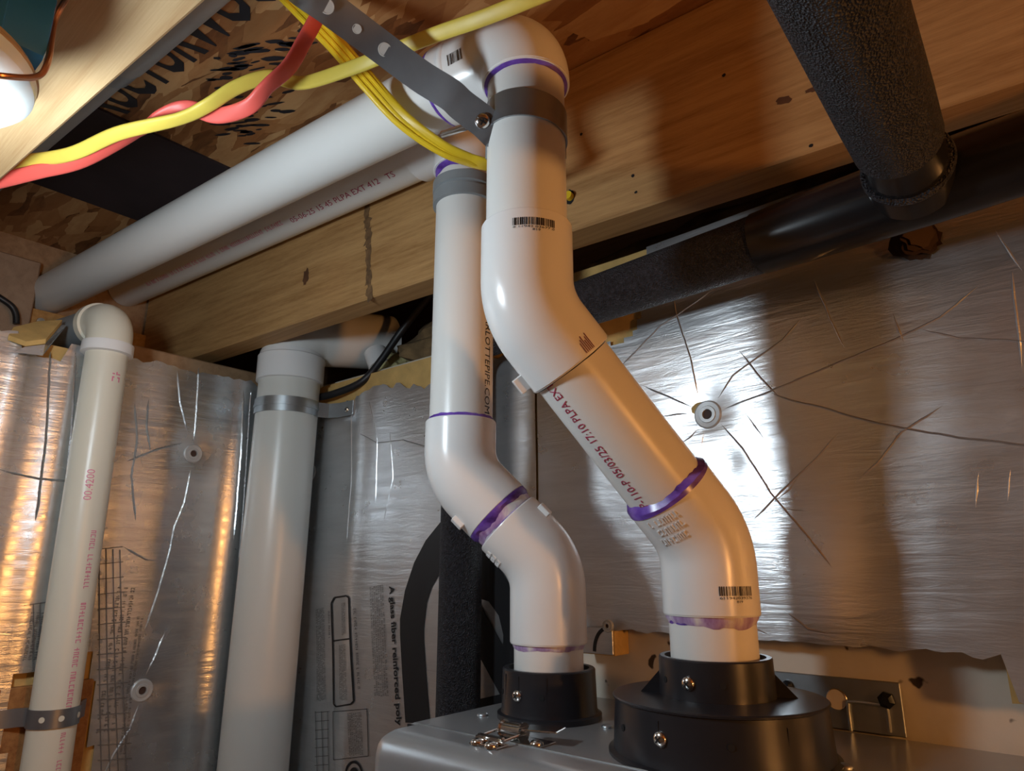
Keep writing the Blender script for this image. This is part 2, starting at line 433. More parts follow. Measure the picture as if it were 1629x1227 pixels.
# stencil on the subfloor: reads along the joists, seen from below
def onceil(vf, p, rot=JA, lift=0.0008):
    X = V((math.cos(rot), math.sin(rot), 0)); Y = V((math.sin(rot), -math.cos(rot), 0))
    return [p + X * u + Y * v - ZZ * lift for u, v in vf[0]], vf[1]
a = atz(190, 168, Z_OSB); b = atz(395, 8, Z_OSB)
mk('stencil_lettering', *onceil(fitted('STRUCTURWOOD', 0.405, 0.062, 0.022), V((-0.640, 0.212, Z_OSB)), JA + 0.01), M_STENCIL, ceiling, 0)
c = atz(330, 150, Z_OSB)
rd = random.Random(8); L = []
for cx, cy, n, sx, sy in ((-0.600, 0.268, 26, 0.045, 0.012), (-0.560, 0.300, 22, 0.05, 0.010), (-0.680, 0.330, 30, 0.050, 0.014), (-0.655, 0.300, 8, 0.02, 0.01), (-0.475, 0.275, 6, 0.008, 0.004)):
    for k in range(n):
        p = V((cx + rd.gauss(0, sx * 0.6), cy + rd.gauss(0, sy * 0.7), Z_OSB)); q = rd.uniform(0.35, 0.75)
        L.append(blob_flat(p, q, rd.uniform(0.004, 0.014), rd.uniform(0.0012, 0.0032), rd.random()))
mk('stamp_smudges', *join(*L), M_STENCIL, ceiling, 0)['kind'] = 'stuff'

# ------------------------------------------------------------------ joists
def joist(label, yface, xs, thick, zb, mat, x_ref, group=None):
    """yface = y of the face towards the wall at x_ref"""
    o0 = V((x_ref, yface, 0)); fr = (o0, JX, JY, ZZ)
    return tag(mk('floor_joist', *box((xs[0] - x_ref, -thick, zb), (xs[1] - x_ref, 0, Z_OSB - 0.001), 0.002, 1, fr), mat, None, 0, origin=o0 + ZZ * zb), label, 'joist', group)
JB_FACE = 0.492                      # camera-side face of the back joist at x = -0.45
j_back = joist('orange brown pine joist running behind both white vent pipes', JB_FACE + 0.038, (-1.21, 3.0), 0.038, Z_JB, M_JOIST, -0.45, 'floor joists')
j_near = joist('pale pine joist at the upper left carrying the blue electrical box', 0.1265, (-1.21, 3.0), 0.089, Z_JB, M_JOIST_PALE, -0.47, 'floor joists')
for k in range(1, 4):
    joist('%s pine joist overhead behind the viewer, counted from the lamp' % ('first', 'second', 'third')[k - 1], 0.1265 - 0.406 * k, (-1.1, 3.0), 0.038, Z_JB, M_JOIST, -0.47, 'floor joists')
for o in j_near, j_back: o.rotation_euler = (0, 0, 0)
def onj(px, py): # point on the back joist face
    r = ray(px, py); # plane through (-0.45, JB_FACE) normal JY
    return r * (V((-0.45, JB_FACE, 0)).dot(JY) / r.dot(JY))
def blob(c, X, Y, rx, ry, seed, n=18, jit=0.25, nrm=None, lift=0.0004):
    rd = random.Random(seed); vs = [c + (nrm * lift)]; fs = []
    for k in range(n):
        a = 2 * math.pi * k / n; q = 1 + rd.uniform(-jit, jit); vs.append(c + X * math.cos(a) * rx * q + Y * math.sin(a) * ry * q + nrm * lift)
    for k in range(n): fs.append((0, 1 + k, 1 + (k + 1) % n))
    return vs, fs
M_KNOT = plain('knot_brown', (0.11, 0.045, 0.018), 0.6, var=0.3)
M_STAIN = plain('stain_brown', (0.16, 0.085, 0.035), 0.7, var=0.5, scale=90)
mk('knot', *blob(onj(487, 440), JX, ZZ, 0.006, 0.012, 3, nrm=-JY), M_KNOT, j_back, 0)
mk('knot', *blob(onj(1247, 160), JX, ZZ, 0.006, 0.004, 4, nrm=-JY), M_KNOT, j_back, 0)
mk('knot', *blob(onj(1300, 140), JX, ZZ, 0.008, 0.003, 5, nrm=-JY), M_KNOT, j_back, 0)
c0, c1 = onj(584, 330), onj(588, 468)
mk('water_stain', *join(*[blob(c0.lerp(c1, k / 13), JX, ZZ, 0.0035 + 0.003 * ((k * 7) % 3) / 2, 0.010, 20 + k, 12, 0.5, -JY, 0.0003 + k * 0.00002) for k in range(14)]), M_STAIN, j_back, 0)
for px, py in ((1007, 280), (1012, 306), (1152, 120), (905 + 20, 214), (1290, 232)): mk('nail_hole', *blob(onj(px, py), JX, ZZ, 0.0016, 0.0016, px, 10, 0.2, -JY), M_DARK, j_back, 0)
mk('cable_hole', *blob(onj(906, 314), JX, ZZ, 0.006, 0.008, 9, 24, 0.08, -JY, 0.0005), M_DARK, j_back, 0)

# ------------------------------------------------------------------ foil insulation boards (foil is a rippled sheet over a foam core)
def disp_back(x, z):
    n = noise.noise(V((x * 7, z * 4, 3))) * 0.0022 + noise.noise(V((x * 22, z * 15, 9))) * 0.0007
    for cx, w, h in ((-0.60, 0.03, 0.000), (-0.785, 0.022, 0.004), (-0.50, 0.02, 0.003)): n += h * math.exp(-((x - cx) / w) ** 2)
    wx, wz = (x + 0.262), (z - 0.142); d = math.hypot(wx, wz)
    q = min(1, max(0, (x + 0.36) / 0.30)); n += 0.0125 * q * q * (3 - 2 * q)
    n -= 0.004 * math.exp(-(d / 0.022) ** 2)
    d2 = math.hypot(x + 0.245, z - 0.072 - 0.02); n -= 0.002 * math.exp(-(d2 / 0.012) ** 2)
    return n
def disp_left(y, z):
    n = noise.noise(V((y * 8, z * 4, 13))) * 0.003 + noise.noise(V((y * 24, z * 14, 19))) * 0.0009
    for cy, w, h in ((0.505, 0.014, 0.007), (0.275, 0.02, 0.006), (0.40, 0.03, 0.003), (0.22, 0.01, 0.003)): n += h * math.exp(-((y - cy) / w) ** 2)
    for cy, cz in ((0.438, 0.155), (0.410, -0.147)): n -= 0.004 * math.exp(-(math.hypot(y - cy, z - cz) / 0.022) ** 2)
    return n
def sback(x, z, lift=0.0): return V((x, FOIL_Y - disp_back(x, z) - lift, z))
def sleft(y, z, lift=0.0): return V((FOIL_X + disp_left(y, z) + lift, y, z))
def bk(px, py, lift=0.0): p = aty(px, py, FOIL_Y); return sback(p.x, p.z, lift)
def lf(px, py, lift=0.0): p = atx(px, py, FOIL_X); return sleft(p.y, p.z, lift)
def inside(poly, x, y):
    c = False; j = len(poly) - 1
    for i in range(len(poly)):
        (xi, yi), (xj, yj) = poly[i], poly[j]
        if (yi > y) != (yj > y) and x < (xj - xi) * (y - yi) / (yj - yi) + xi: c = not c
        j = i
    return c
def sheet(u0, u1, z0, z1, step, surf, cut=(), top=None, bottom=None):
    """foil sheet; top(u)/bottom(u) give its torn edges, cut = polygons taken out"""
    nu = max(2, int((u1 - u0) / step)); nz = max(2, int((z1 - z0) / step)); vs = []; fs = []; idx = {}
    for i in range(nu + 1):
        u = u0 + (u1 - u0) * i / nu; zt = top(u) if top else z1; zb = bottom(u) if bottom else z0
        for j in range(nz + 1): idx[i, j] = len(vs); vs.append(surf(u, zb + (zt - zb) * j / nz))
    for i in range(nu):
        for j in range(nz):
            q = (idx[i, j], idx[i + 1, j], idx[i + 1, j + 1], idx[i, j + 1])
            if cut:
                c = (vs[q[0]] + vs[q[2]]) / 2
                uu = c.x if surf is sback else c.y
                if any(inside(p, uu, c.z) for p in cut): continue
            fs.append(q)
    return vs, fs
def jag(u, s, amp): return noise.noise(V((u * 60, s, 0))) * amp + noise.noise(V((u * 190, s, 4))) * amp * 0.5
def crease(pts, surf, w=0.0016, h=0.0008):
    """raised wrinkle in a foil sheet; pts in the sheet's own (u, z)"""
    P = []
    for i in range(len(pts) - 1):
        n = max(2, int(math.hypot(pts[i + 1][0] - pts[i][0], pts[i + 1][1] - pts[i][1]) / 0.006))
        for k in range(n): t = k / n; P.append((pts[i][0] * (1 - t) + pts[i + 1][0] * t, pts[i][1] * (1 - t) + pts[i + 1][1] * t))
    P.append(pts[-1]); vs = []; fs = []; m = len(P)
    for i, (u, z) in enumerate(P):
        a, b = P[max(0, i - 1)], P[min(m - 1, i + 1)]; dx, dz = b[0] - a[0], b[1] - a[1]; l = math.hypot(dx, dz) or 1
        nx, nz = -dz / l, dx / l; e = min(1, (i + 0.2) / 2, (m - 0.8 - i) / 2); j = noise.noise(V((u * 90, z * 90, 2))) * 0.0006
        u2, z2 = u + nx * j, z + nz * j
        vs += [surf(u2 - nx * w * e, z2 - nz * w * e, -0.0002), surf(u2, z2, h * max(0.15, e)), surf(u2 + nx * w * e, z2 + nz * w * e, -0.0002)]
    for i in range(m - 1):
        for k in (0, 1): fs.append((i * 3 + k, i * 3 + k + 1, i * 3 + k + 4, i * 3 + k + 3))
    return vs, fs
def onback(vf, px, py, ang, lift=0.0009):
    """print on the back foil: reads along direction ang (radians from +x towards +z)"""
    p = aty(px, py, FOIL_Y); ca, sa = math.cos(ang), math.sin(ang)
    return [sback(p.x + u * ca - v * sa, p.z + u * sa + v * ca, lift) for u, v in vf[0]], vf[1]
def onleft(vf, px, py, ang, lift=0.0009):
    p = atx(px, py, FOIL_X); ca, sa = math.cos(ang), math.sin(ang)
    return [sleft(p.y + (u * ca - v * sa), p.z + u * sa + v * ca, lift) for u, v in vf[0]], vf[1]
def loft(A, B, conv, nx=10, ny=6, lift=0.0008):
    """print area between two pixel polylines"""
    def samp(L, t):
        s = t * (len(L) - 1); i = min(len(L) - 2, int(s)); f = s - i
        return (L[i][0] * (1 - f) + L[i + 1][0] * f, L[i][1] * (1 - f) + L[i + 1][1] * f)
    vs, fs = [], []
    nx = max(nx, (len(A) - 1) * 4)
    for i in range(nx + 1):
        a, b = samp(A, i / nx), samp(B, i / nx)
        for j in range(ny + 1): t = j / ny; vs.append(conv(a[0] * (1 - t) + b[0] * t, a[1] * (1 - t) + b[1] * t, lift))
    for i in range(nx):
        for j in range(ny): q = i * (ny + 1) + j; fs.append((q, q + 1, q + ny + 2, q + ny + 1))
    return vs, fs
def uz(px, py): p = aty(px, py, FOIL_Y); return (p.x, p.z)
def vz(px, py): p = atx(px, py, FOIL_X); return (p.y, p.z)

# board with the print, between the corner and the boiler
B1X0, B1X1 = FOIL_X + 0.004, -0.468
b1 = thing('insulation_board', 'silver foil foam board printed with black lettering behind the black vertical pipe', 'foam board', (-0.70, WALL_Y, -0.9))
mk('foam_core', *box((B1X0, FOIL_Y + 0.004, -0.9), (B1X1, WALL_Y - 0.0005, 0.276)), M_FOAM, b1, 0)
t1 = lambda u: 0.243 + 0.008 * math.sin((u + 0.8) * 30) + jag(u, 1, 0.012)
mk('foil_facing', *sheet(B1X0, B1X1, -0.9, 0.2, 0.007, sback, top=t1), M_FOIL, b1, 60, origin=(-0.2, FOIL_Y, 0.1))
TILT = math.atan2(-0.160, 0.025)
mk('printed_heading', *onback(fitted('A glass fiber reinforced poly', 0.163, 0.0120, 0.028), 628, 1040, TILT), M_INK, b1, 0)
mk('printed_logo', *join(
    loft([(700, 832), (678, 860), (660, 895), (645, 940), (637, 985), (637, 1010), (640, 1070), (645, 1150)], [(700, 914), (688, 935), (680, 960), (675, 1000), (675, 1020), (678, 1070), (684, 1150), (685, 1152)], bk),
    loft([(700, 832), (715, 818), (730, 808)], [(700, 914), (715, 900), (730, 890)], bk),
    loft([(728, 850), (765, 868), (790, 895), (815, 930), (832, 965)], [(728, 925), (765, 953), (778, 957), (795, 980), (803, 1010)], bk),
    loft([(735, 900), (764, 958), (780, 990), (800, 1022), (815, 1050)], [(735, 990), (764, 1046), (780, 1075), (797, 1104), (805, 1120)], bk),
    loft([(803, 1005), (803, 1020), (797, 1104), (797, 1125)], [(842, 960), (842, 1020), (842, 1104), (842, 1125)], bk),
    loft([(730, 1114), (764, 1112), (800, 1104)], [(730, 1150), (764, 1145), (800, 1140)], bk)), M_INK, b1, 0)
def outline(pts, w, conv, lift=0.0009):
    parts = []
    for (x0, y0), (x1, y1) in zip(pts, pts[1:]):
        l = math.hypot(x1 - x0, y1 - y0); nx, ny = -(y1 - y0) / l * w / 2, (x1 - x0) / l * w / 2
        parts.append(loft([(x0 - nx, y0 - ny), (x1 - nx, y1 - ny)], [(x0 + nx, y0 + ny), (x1 + nx, y1 + ny)], conv, 5, 1, lift))
    return join(*parts)
mk('printed_frame', *join(
    outline([(533, 951), (556, 948), (560, 951), (562, 1016), (566, 1115), (562, 1120), (538, 1124), (533, 1120), (530, 1020), (528, 960), (533, 951)], 2.6, bk),
    outline([(530, 1020), (562, 1016)], 2.4, bk),
    outline([(532, 1132), (585, 1128), (587, 1203), (535, 1208), (532, 1132)], 1.0, bk)), M_INK, b1, 0)
def turned(vf): return [(u, -v) for u, v in vf[0]], vf[1]
mk('printed_small_text', *join(
    onback(marks(0.135, 0.0028, 21, 7, 0.0040, 0.85), 612, 1018, TILT),
    onback(marks(0.105, 0.0042, 22, 1), 569, 1032, TILT),
    onback(marks(0.045, 0.0036, 23, 1), 523, 992, TILT),
    onback(marks(0.12, 0.0022, 24, 7, 0.0030, 0.85), 516, 1040, TILT),
    onback(marks(0.070, 0.0022, 25, 6, 0.0028, 0.9), 554, 1070, TILT),
    onback(marks(0.042, 0.0022, 28, 3, 0.0034, 0.9), 552, 985, TILT),
    onback(marks(0.050, 0.0024, 26, 8, 0.0032, 0.9), 576, 1168, TILT)), M_INKGREY, b1, 0)
mk('printed_table', *join(*([outline([(502 + 10 * k, 1132), (506 + 10 * k, 1227)], 0.9, bk) for k in range(3)] + [outline([(502, 1134 + 14 * k), (525, 1132 + 14 * k)], 0.9, bk) for k in range(7)])), M_INKGREY, b1, 0)
cc = aty(566, 1232, FOIL_Y)
def ringprint(c, r0, r1, n=30):
    vs = []; fs = []
    for k in range(n):
        a = 2 * math.pi * k / n
        for r in (r0, r1): vs.append(sback(c.x + r * math.cos(a), c.z + r * math.sin(a), 0.0009))
    for k in range(n): i, j = 2 * k, 2 * ((k + 1) % n); fs.append((i, i + 1, j + 1, j))
    return vs, fs
mk('printed_ring', *join(ringprint(cc, 0.0125, 0.0155), ringprint(cc, 0.0005, 0.008)), M_INK, b1, 0)
for pts in ([(575, 690), (600, 705), (640, 700), (690, 715)], [(560, 650), (562, 760), (555, 860)], [(590, 640), (600, 700), (598, 800)], [(620, 690), (625, 760), (610, 830)]):
    mk('foil_crease', *crease([uz(*p) for p in pts], sback, 0.0012, 0.0007), M_FOIL, b1, 60)

# board above the boiler, right side
b2 = thing('insulation_board', 'large silver foil foam board with creases round a fastener, above the boiler', 'foam board', (0.1, WALL_Y, -0.057))
bot2 = lambda u: -0.0575 + jag(u, 7, 0.004) - (0.030 if u > -0.062 else 0.0) - (0.6 if u > 0.05 else 0)
def core(x0, x1, zb, zt, n=40):
    vs = []; fs = []
    for i in range(n + 1):
        x = x0 + (x1 - x0) * i / n; y = min(FOIL_Y + 0.004 - disp_back(x, 0.03), WALL_Y - 0.004)
        vs += [V((x, y, zb + jag(x, 5, 0.003))), V((x, y, zt)), V((x, WALL_Y - 0.0005, zt)), V((x, WALL_Y - 0.0005, zb + jag(x, 6, 0.003)))]
    for i in range(n):
        for k in range(4): k2 = (k + 1) % 4; fs.append((i * 4 + k, i * 4 + k2, i * 4 + 4 + k2, i * 4 + 4 + k))
    return vs, fs + [(0, 1, 2, 3), tuple(n * 4 + k for k in range(4))]
mk('foam_core', *core(B1X1 + 0.003, -0.062, -0.0560, 0.33), M_FOAM, b2, 0)
mk('foam_core', *core(-0.062, 1.4, -0.0860, 0.33), M_FOAM, b2, 0)
torn = [uz(*p) for p in ((845, 300), (1030, 300), (1024, 480), (1012, 524), (985, 545), (930, 552), (880, 560))]
mk('foil_facing', *sheet(B1X1 + 0.003, 0.9, -0.06, 0.33, 0.0055, sback, [torn], bottom=bot2), M_FOIL, b2, 60, origin=(-0.2, FOIL_Y, 0.1))
for pts in ([(1112, 632), (1100, 570), (1078, 505), (1072, 470)], [(1143, 635), (1170, 598), (1250, 545), (1284, 508)],
            [(1152, 652), (1230, 625), (1330, 585), (1430, 545), (1500, 512), (1560, 462)], [(1148, 675), (1185, 715), (1230, 785), (1290, 855), (1330, 905)],
            [(1105, 650), (1065, 632), (1020, 613)], [(1100, 657), (1080, 659), (1052, 663)], [(1112, 682), (1098, 696), (1082, 707)], [(1120, 686), (1117, 716)],
            [(1228, 626), (1262, 640), (1300, 648), (1380, 672), (1440, 685), (1530, 700), (1629, 712), (1670, 716)], [(985, 585), (1050, 520), (1100, 488), (1140, 462)],
            [(1470, 530), (1530, 545), (1600, 548), (1680, 556)], [(1586, 375), (1605, 405), (1629, 440)], [(1612, 440), (1622, 520), (1629, 590)], [(1425, 505), (1438, 540), (1442, 550)],
            [(1340, 690), (1300, 735), (1250, 780), (1200, 830)], [(1180, 560), (1215, 605), (1246, 636)], [(1505, 650), (1440, 690), (1400, 740), (1365, 770)],
            [(1190, 660), (1220, 700)], [(1300, 450), (1330, 520), (1350, 560)], [(1235, 800), (1260, 780), (1275, 760)], [(1230, 790), (1222, 765)], [(1250, 810), (1290, 815)],
            [(1560, 755), (1556, 810)], [(1610, 750), (1606, 800)], [(1200, 900), (1205, 1000), (1230, 1010)], [(1250, 970), (1290, 1000), (1330, 1008)], [(1275, 995), (1310, 990)]):
    mk('foil_crease', *crease([uz(*p) for p in pts], sback, 0.0011, 0.0008), M_FOIL, b2, 60)
# small scrap of board beside the intake
px0 = uz(925, 985); px1 = uz(984, 1040)
b3 = thing('insulation_board', 'small cut square of foil foam board just right of the intake pipe', 'foam board', (px0[0], WALL_Y, px1[1]))
bx0, bx1, bz0, bz1 = px0[0], px1[0], px1[1] - 0.002, -0.0585
mk('foam_core', *box((bx0, FOIL_Y - 0.006, bz0), (bx1, WALL_Y - 0.0005, bz1), 0.0005, 1), M_FOAM, b3, 0)
mk('foil_facing', *box((bx0, FOIL_Y - 0.008, bz0 + 0.001), (bx1 - 0.001, FOIL_Y - 0.006, bz1 + 0.003), 0.0006, 1), M_FOIL, b3, 0)
arc = [V((bx1 - 0.006 - 0.016 * math.cos(t), FOIL_Y - 0.0083, bz0 + 0.003 + 0.022 * math.sin(t))) for t in [k * math.pi / 2 / 10 for k in range(11)]]
mk('printed_arc', *ribbon(arc, 0.0035, 0.0004, [(-(p - V((bx1 - 0.006, p.y, bz0 + 0.003)))) for p in arc]), M_INK, b3, 0)

# foil on the left wall
b4 = thing('insulation_board', 'wrinkled silver foil foam board on the left wall behind the two drain pipes', 'foam board', (WALL_X, 0.3, -0.9))
mk('foam_core', *box((WALL_X + 0.0006, -0.4, -0.9), (FOIL_X - 0.006, FOIL_Y - 0.002, 0.268)), M_FOAM, b4, 0)
t4 = lambda u: 0.272 + jag(u, 3, 0.008) - (0.022 if 0.215 < u < 0.262 else 0)
wcut = [vz(*p) for p in ((18, 1075), (66, 1072), (150, 1040), (142, 1227), (120, 1400), (-20, 1400))]
mk('foil_facing', *sheet(-0.4, FOIL_Y - 0.003, -0.9, 0.27, 0.008, sleft, [wcut], top=t4), M_FOIL2, b4, 60, origin=(FOIL_X, 0.3, 0.1))
for pts in ([(315, 585), (312, 640), (308, 705)], [(280, 590), (284, 640), (297, 690)], [(304, 742), (292, 800), (276, 838), (268, 880), (248, 950), (236, 985), (228, 1005)],
            [(262, 1005), (248, 1040), (232, 1075)], [(220, 1122), (205, 1160), (180, 1200), (160, 1240)], [(396, 625), (392, 700), (386, 800), (378, 900)], [(384, 620), (380, 720), (368, 860)],
            [(0, 748), (60, 762), (120, 768)], [(200, 735), (250, 715), (290, 705)], [(214, 640), (218, 700), (208, 760), (215, 830)], [(236, 635), (232, 680), (238, 720)],
            [(80, 560), (72, 700), (55, 830)], [(118, 560), (112, 680), (98, 830)], [(195, 870), (230, 890), (250, 893)]):
    mk('foil_crease', *crease([vz(*p) for p in pts], sleft, 0.0016, 0.0012), M_FOIL2, b4, 60)
mk('printed_table', *join(*([outline([(157 + 11 * k, 872 + k), (160 + 13 * k, 1227)], 1.3, lf, 0.0012) for k in range(4)] + [outline([(155, 874 + 24 * k), (194 + 1.0 * k, 870 + 24 * k)], 1.2, lf, 0.0012) for k in range(15)] +
    [onleft(marks(0.17, 0.004, 31 + k, 1, fill=0.6), 170 + 11 * k, 1050, -math.pi / 2, 0.0012) for k in range(3)])), M_INKGREY, b4, 0)
mk('printed_label', *join(outline([(50, 962), (52, 1068)], 1.2, lf, 0.0012), outline([(61, 960), (63, 1068)], 1.2, lf, 0.0012), outline([(36, 963), (74, 958)], 1.0, lf, 0.0012),
    *[onleft(marks(0.055, 0.0032, 41 + k, 1, fill=0.9), 40 + 9 * k, 1015, -math.pi / 2, 0.0012) for k in range(4)]), M_INKGREY, b4, 0)
mk('printed_small_text', *join(*[onleft(marks(0.16, 0.0026, 51 + k, 1, fill=0.85), 203 + 6 * k, 1090, -math.pi / 2, 0.0012) for k in range(2)]), M_INKGREY, b4, 0)
# torn flaps along the top of the left foil
def flap(label, pts, thick, nrm):
    vs = [V(p) for p in pts]; n = len(vs); vs2 = vs + [p - V(nrm) * thick for p in vs]
    fs = [tuple(range(n)), tuple(range(2 * n - 1, n - 1, -1))] + [(k, (k + 1) % n, n + (k + 1) % n, n + k) for k in range(n)]
    return vs2, fs
q = thing('foam_scrap', 'torn yellow foam flap folded over the top of the left foil, beside the pipe elbow', 'foam scrap', atx(60, 530, -0.94))
mk('foam_piece', *flap('', [atx(12, 541, -0.945), atx(20, 528, -0.965), atx(60, 518, -0.975), atx(98, 516, -0.975), atx(72, 547, -0.93), atx(40, 551, -0.93)], 0.006, (0, 0, -1)), M_FOAM, q, 0)
mk('foil_edge', *flap('', [atx(72, 548, -0.929), atx(99, 516, -0.973), atx(106, 518, -0.972), atx(68, 566, -0.929), atx(20, 560, -0.929), atx(40, 552, -0.929)], 0.001, (1, 0, 0)), M_FOIL2, q, 0)

# ------------------------------------------------------------------ board fasteners
def washer(label, c, nrm, r, grime=True):
    t = thing('board_fastener', label, 'fastener', c, 'plastic washers holding the foil boards')
    mk('washer', *lathe(c, nrm, [(0, r), (0.002, r), (0.003, r * 0.9), (0.0025, r * 0.62), (0.0035, r * 0.58), (0.0035, r * 0.36), (0.001, r * 0.34)], 28), M_WASH, t)
    mk('nail_hole', *lathe(V(c) + V(nrm) * 0.0005, nrm, [(0, r * 0.33), (0.0012, r * 0.33)], 20), M_RUST, t)
c = bk(1127, 660, 0.0008); washer('round plastic washer at the centre of the creases above the diagonal pipe', c, (0, -1, 0), 0.0135)
mk('torn_foam_rim', *blob(bk(1119, 648, 0.0006), V((1, 0, 0)), ZZ, 0.013, 0.011, 8, 20, 0.2, V((0, -1, 0)), 0.0), M_FOAM, b2, 0)
washer('round plastic washer on left foil between the two drain pipes, upper', lf(307, 722, 0.0008), (1, 0, 0), 0.013)
washer('round plastic washer on left foil low between the two drain pipes', lf(226, 1099, 0.0008), (1, 0, 0), 0.0135)
c = aty(497, 752, FOIL_Y); washer('small washer half hidden right beside the wide drain pipe', sback(max(c.x, B1X0 + 0.012), c.z, 0.0008), (0, -1, 0), 0.011)
c = aty(968, 996, FOIL_Y - 0.0085); washer('crumpled washer at the top of the small foil square', c, (0, -1, 0), 0.006)
c = bk(1462, 396, 0.003)
mk_o = tag(mk('foil_tape_wad', *join(*[blob(c + V((0.001 * k, -0.0012 * k, 0.0015 * (k % 3))), V((1, 0.1 * k, 0)).normalized(), V((0, -0.15, 1)).normalized(), 0.017 - 0.0012 * k, 0.015 - 0.001 * k, 60 + k, 16, 0.22, V((0, -1, 0)), 0.0) for k in range(6)]), plain('dark_foil', (0.10, 0.06, 0.04), 0.35, 0.7), None, 30), 'dark crumpled tape wad on the foil just under the black tee', 'tape')

# ------------------------------------------------------------------ PVC work
def pipe_part(parent, a, b, r=0.03015, mat=None, name='pipe_section'): return mk(name, *tube([a, V(a).lerp(V(b), 0.5), b], r, 56), mat or M_PVC, parent)
def fit45(parent, v, a, b, la, lb, rs=0.0337, R=0.055, mat=None, nm='elbow_fitting'):
    path = bend(a, v, b, la, lb, R); n = len(path)
    r = []
    for i in range(n): r.append(rs)
    vs, fs = tube(path, r, 56)
    o = mk(nm, vs, fs, mat or M_FIT, parent, 30)
    # rims of the two sockets
    for d, l in ((V(a).normalized(), la), (V(b).normalized(), lb)):
        p = V(v) + d * l
        mk('socket_rim', *lathe(p - d * 0.001, d, [(0, rs), (0.0022, rs - 0.0007), (0.0024, 0.0306), (0, 0.0303)], 56, cap=False), mat or M_FIT, o)
    return o
def primer_ring(parent, p, d, r=0.0311, h=0.004, seed=1, mat=None, up=1.0):
    """painted primer bead where pipe meets socket; d points along the pipe away from the socket"""
    d = V(d).normalized(); n = d.orthogonal().normalized(); b = d.cross(n); vs = []; fs = []; seg = 56
    for k in range(seg):
        a = 2 * math.pi * k / seg; w = h * (1 + 0.45 * noise.noise(V((math.cos(a) * 1.7, math.sin(a) * 1.7, seed * 3.1))) + 0.2 * noise.noise(V((math.cos(a) * 6, math.sin(a) * 6, seed))))
        e = n * math.cos(a) + b * math.sin(a)
        vs += [p + e * (r + 0.0012), p + d * w * 0.45 + e * (r + 0.0010), p + d * w + e * (0.03035)]
    for k in range(seg):
        k2 = (k + 1) % seg
        for j in (0, 1): fs.append((k * 3 + j, k2 * 3 + j, k2 * 3 + j + 1, k * 3 + j + 1))
    return mk('primer_ring', vs, fs, mat or M_PRIMER, parent)
def facing(c, frac):
    """outward unit vector of an upright pipe at c as seen from the room: frac -1..1 across its visible width"""
    c = V(c); f = V((-c.x, -c.y, 0)).normalized(); r = V((-f.y, f.x, 0)); r = -r if r.dot(RT) < 0 else r
    return f * math.sqrt(max(0, 1 - frac * frac)) + r * frac
DN = V((0, 0, -1))
# --- exhaust vent
VL = V((-0.2205, 0.4845, 0)); VU = V((-0.2870, 0.3590, 0))
E1 = V((VL.x, VL.y, 0.021)); E2 = V((VU.x, VU.y, 0.180)); DG = (E2 - E1).normalized()
E3 = V((VU.x, VU.y, 0.4035)); RUN = (V((-1.20, 0.302, 0.420)) - E3).normalized()
vent = thing('exhaust_vent', 'white plastic exhaust vent with two 45 degree elbows, right of the pair, lit orange', 'vent pipe', (VL.x, VL.y, -0.10))
pipe_part(vent, VL + ZZ * -0.095, E1 + DN * 0.03)
seg_d = pipe_part(vent, E1 + DG * 0.03, E2 - DG * 0.03)
seg_u = pipe_part(vent, E2 + ZZ * 0.04, E3 - ZZ * 0.02)
run1 = pipe_part(vent, E3 + RUN * 0.04, V((RIM_X + 0.002, E3.y + RUN.y / RUN.x * (RIM_X + 0.002 - E3.x), E3.z + RUN.z / RUN.x * (RIM_X - E3.x))))
f1 = fit45(vent, E1, DN, DG, 0.052, 0.046)
f2 = fit45(vent, E2, ZZ, -DG, 0.062, 0.050)
f3 = fit45(vent, E3, DN, RUN, 0.036, 0.080, 0.0345, 0.034)
mk('moulding_band', *lathe(E3 + RUN * 0.060, RUN, [(0, 0.0345), (0.001, 0.0352), (0.005, 0.0352), (0.006, 0.0345)], 56, cap=False), M_FIT, f3)
primer_ring(f1, E1 + DN * 0.052, DN, h=0.007, seed=2, mat=M_PRIMERF)
primer_ring(f1, E1 + DN * 0.0535, DN, r=0.0303, h=0.0045, seed=3)
primer_ring(f1, E1 + DG * 0.046, DG, r=0.0330, h=0.0075, seed=4)
primer_ring(f2, E2 - DG * 0.0510, -DG, r=0.0300, h=0.0012, seed=5, mat=M_INK)
primer_ring(f3, E3 + DN * 0.0365, DN, r=0.0318, h=0.0026, seed=6)
primer_ring(f3, E3 + RUN * 0.0805, RUN, r=0.0330, h=0.0050, seed=7)
# moulding lugs and marks
sd = (V((0, 0, -1)) - DG * DG.dot(DN)).normalized()
lugp = V((-0.305, 0.372, 0.139))
cz = E2 - DG * 0.040; nl = (aty(820, 578, 0.36) - cz); nl = (nl - DG * nl.dot(DG)).normalized()
mk('moulding_lug', *box((-0.0025, -0.0035, -0.006), (0.0075, 0.0035, 0.006), 0.0006, 1, (cz + nl * 0.0335, nl, nl.cross(DG).normalized(), DG)), M_FIT, f2, 0)
CV = facing(VU, 0.20)
mk('barcode', *oncyl(swap(barcode(0.031, 0.0058, '0 11942 03677 0', 3, '819', False), 3), E2 + ZZ * 0.052, ZZ, facing(VU, 0.16), 0.0337), M_INK, f2, 0)
mk('barcode', *oncyl(swap(barcode(0.026, 0.0062, '611942039376', 5, '819'), 3), E1 + DN * 0.036, ZZ, facing(VL, 0.53), 0.0337), M_INK, f1, 0)
mk('barcode', *oncyl(barcode(0.015, 0.009, None, 7), E3 + RUN * 0.046, RUN, V((0.0, -1, -0.25)), 0.0347), M_INK, f3, 0)
nt_ = (aty(936, 712, 0.39) - E1.lerp(E2, 0.5)); nt_ = (nt_ - DG * nt_.dot(DG)).normalized()
ctx_ = E1.lerp(E2, 0.5)
tdir = DG
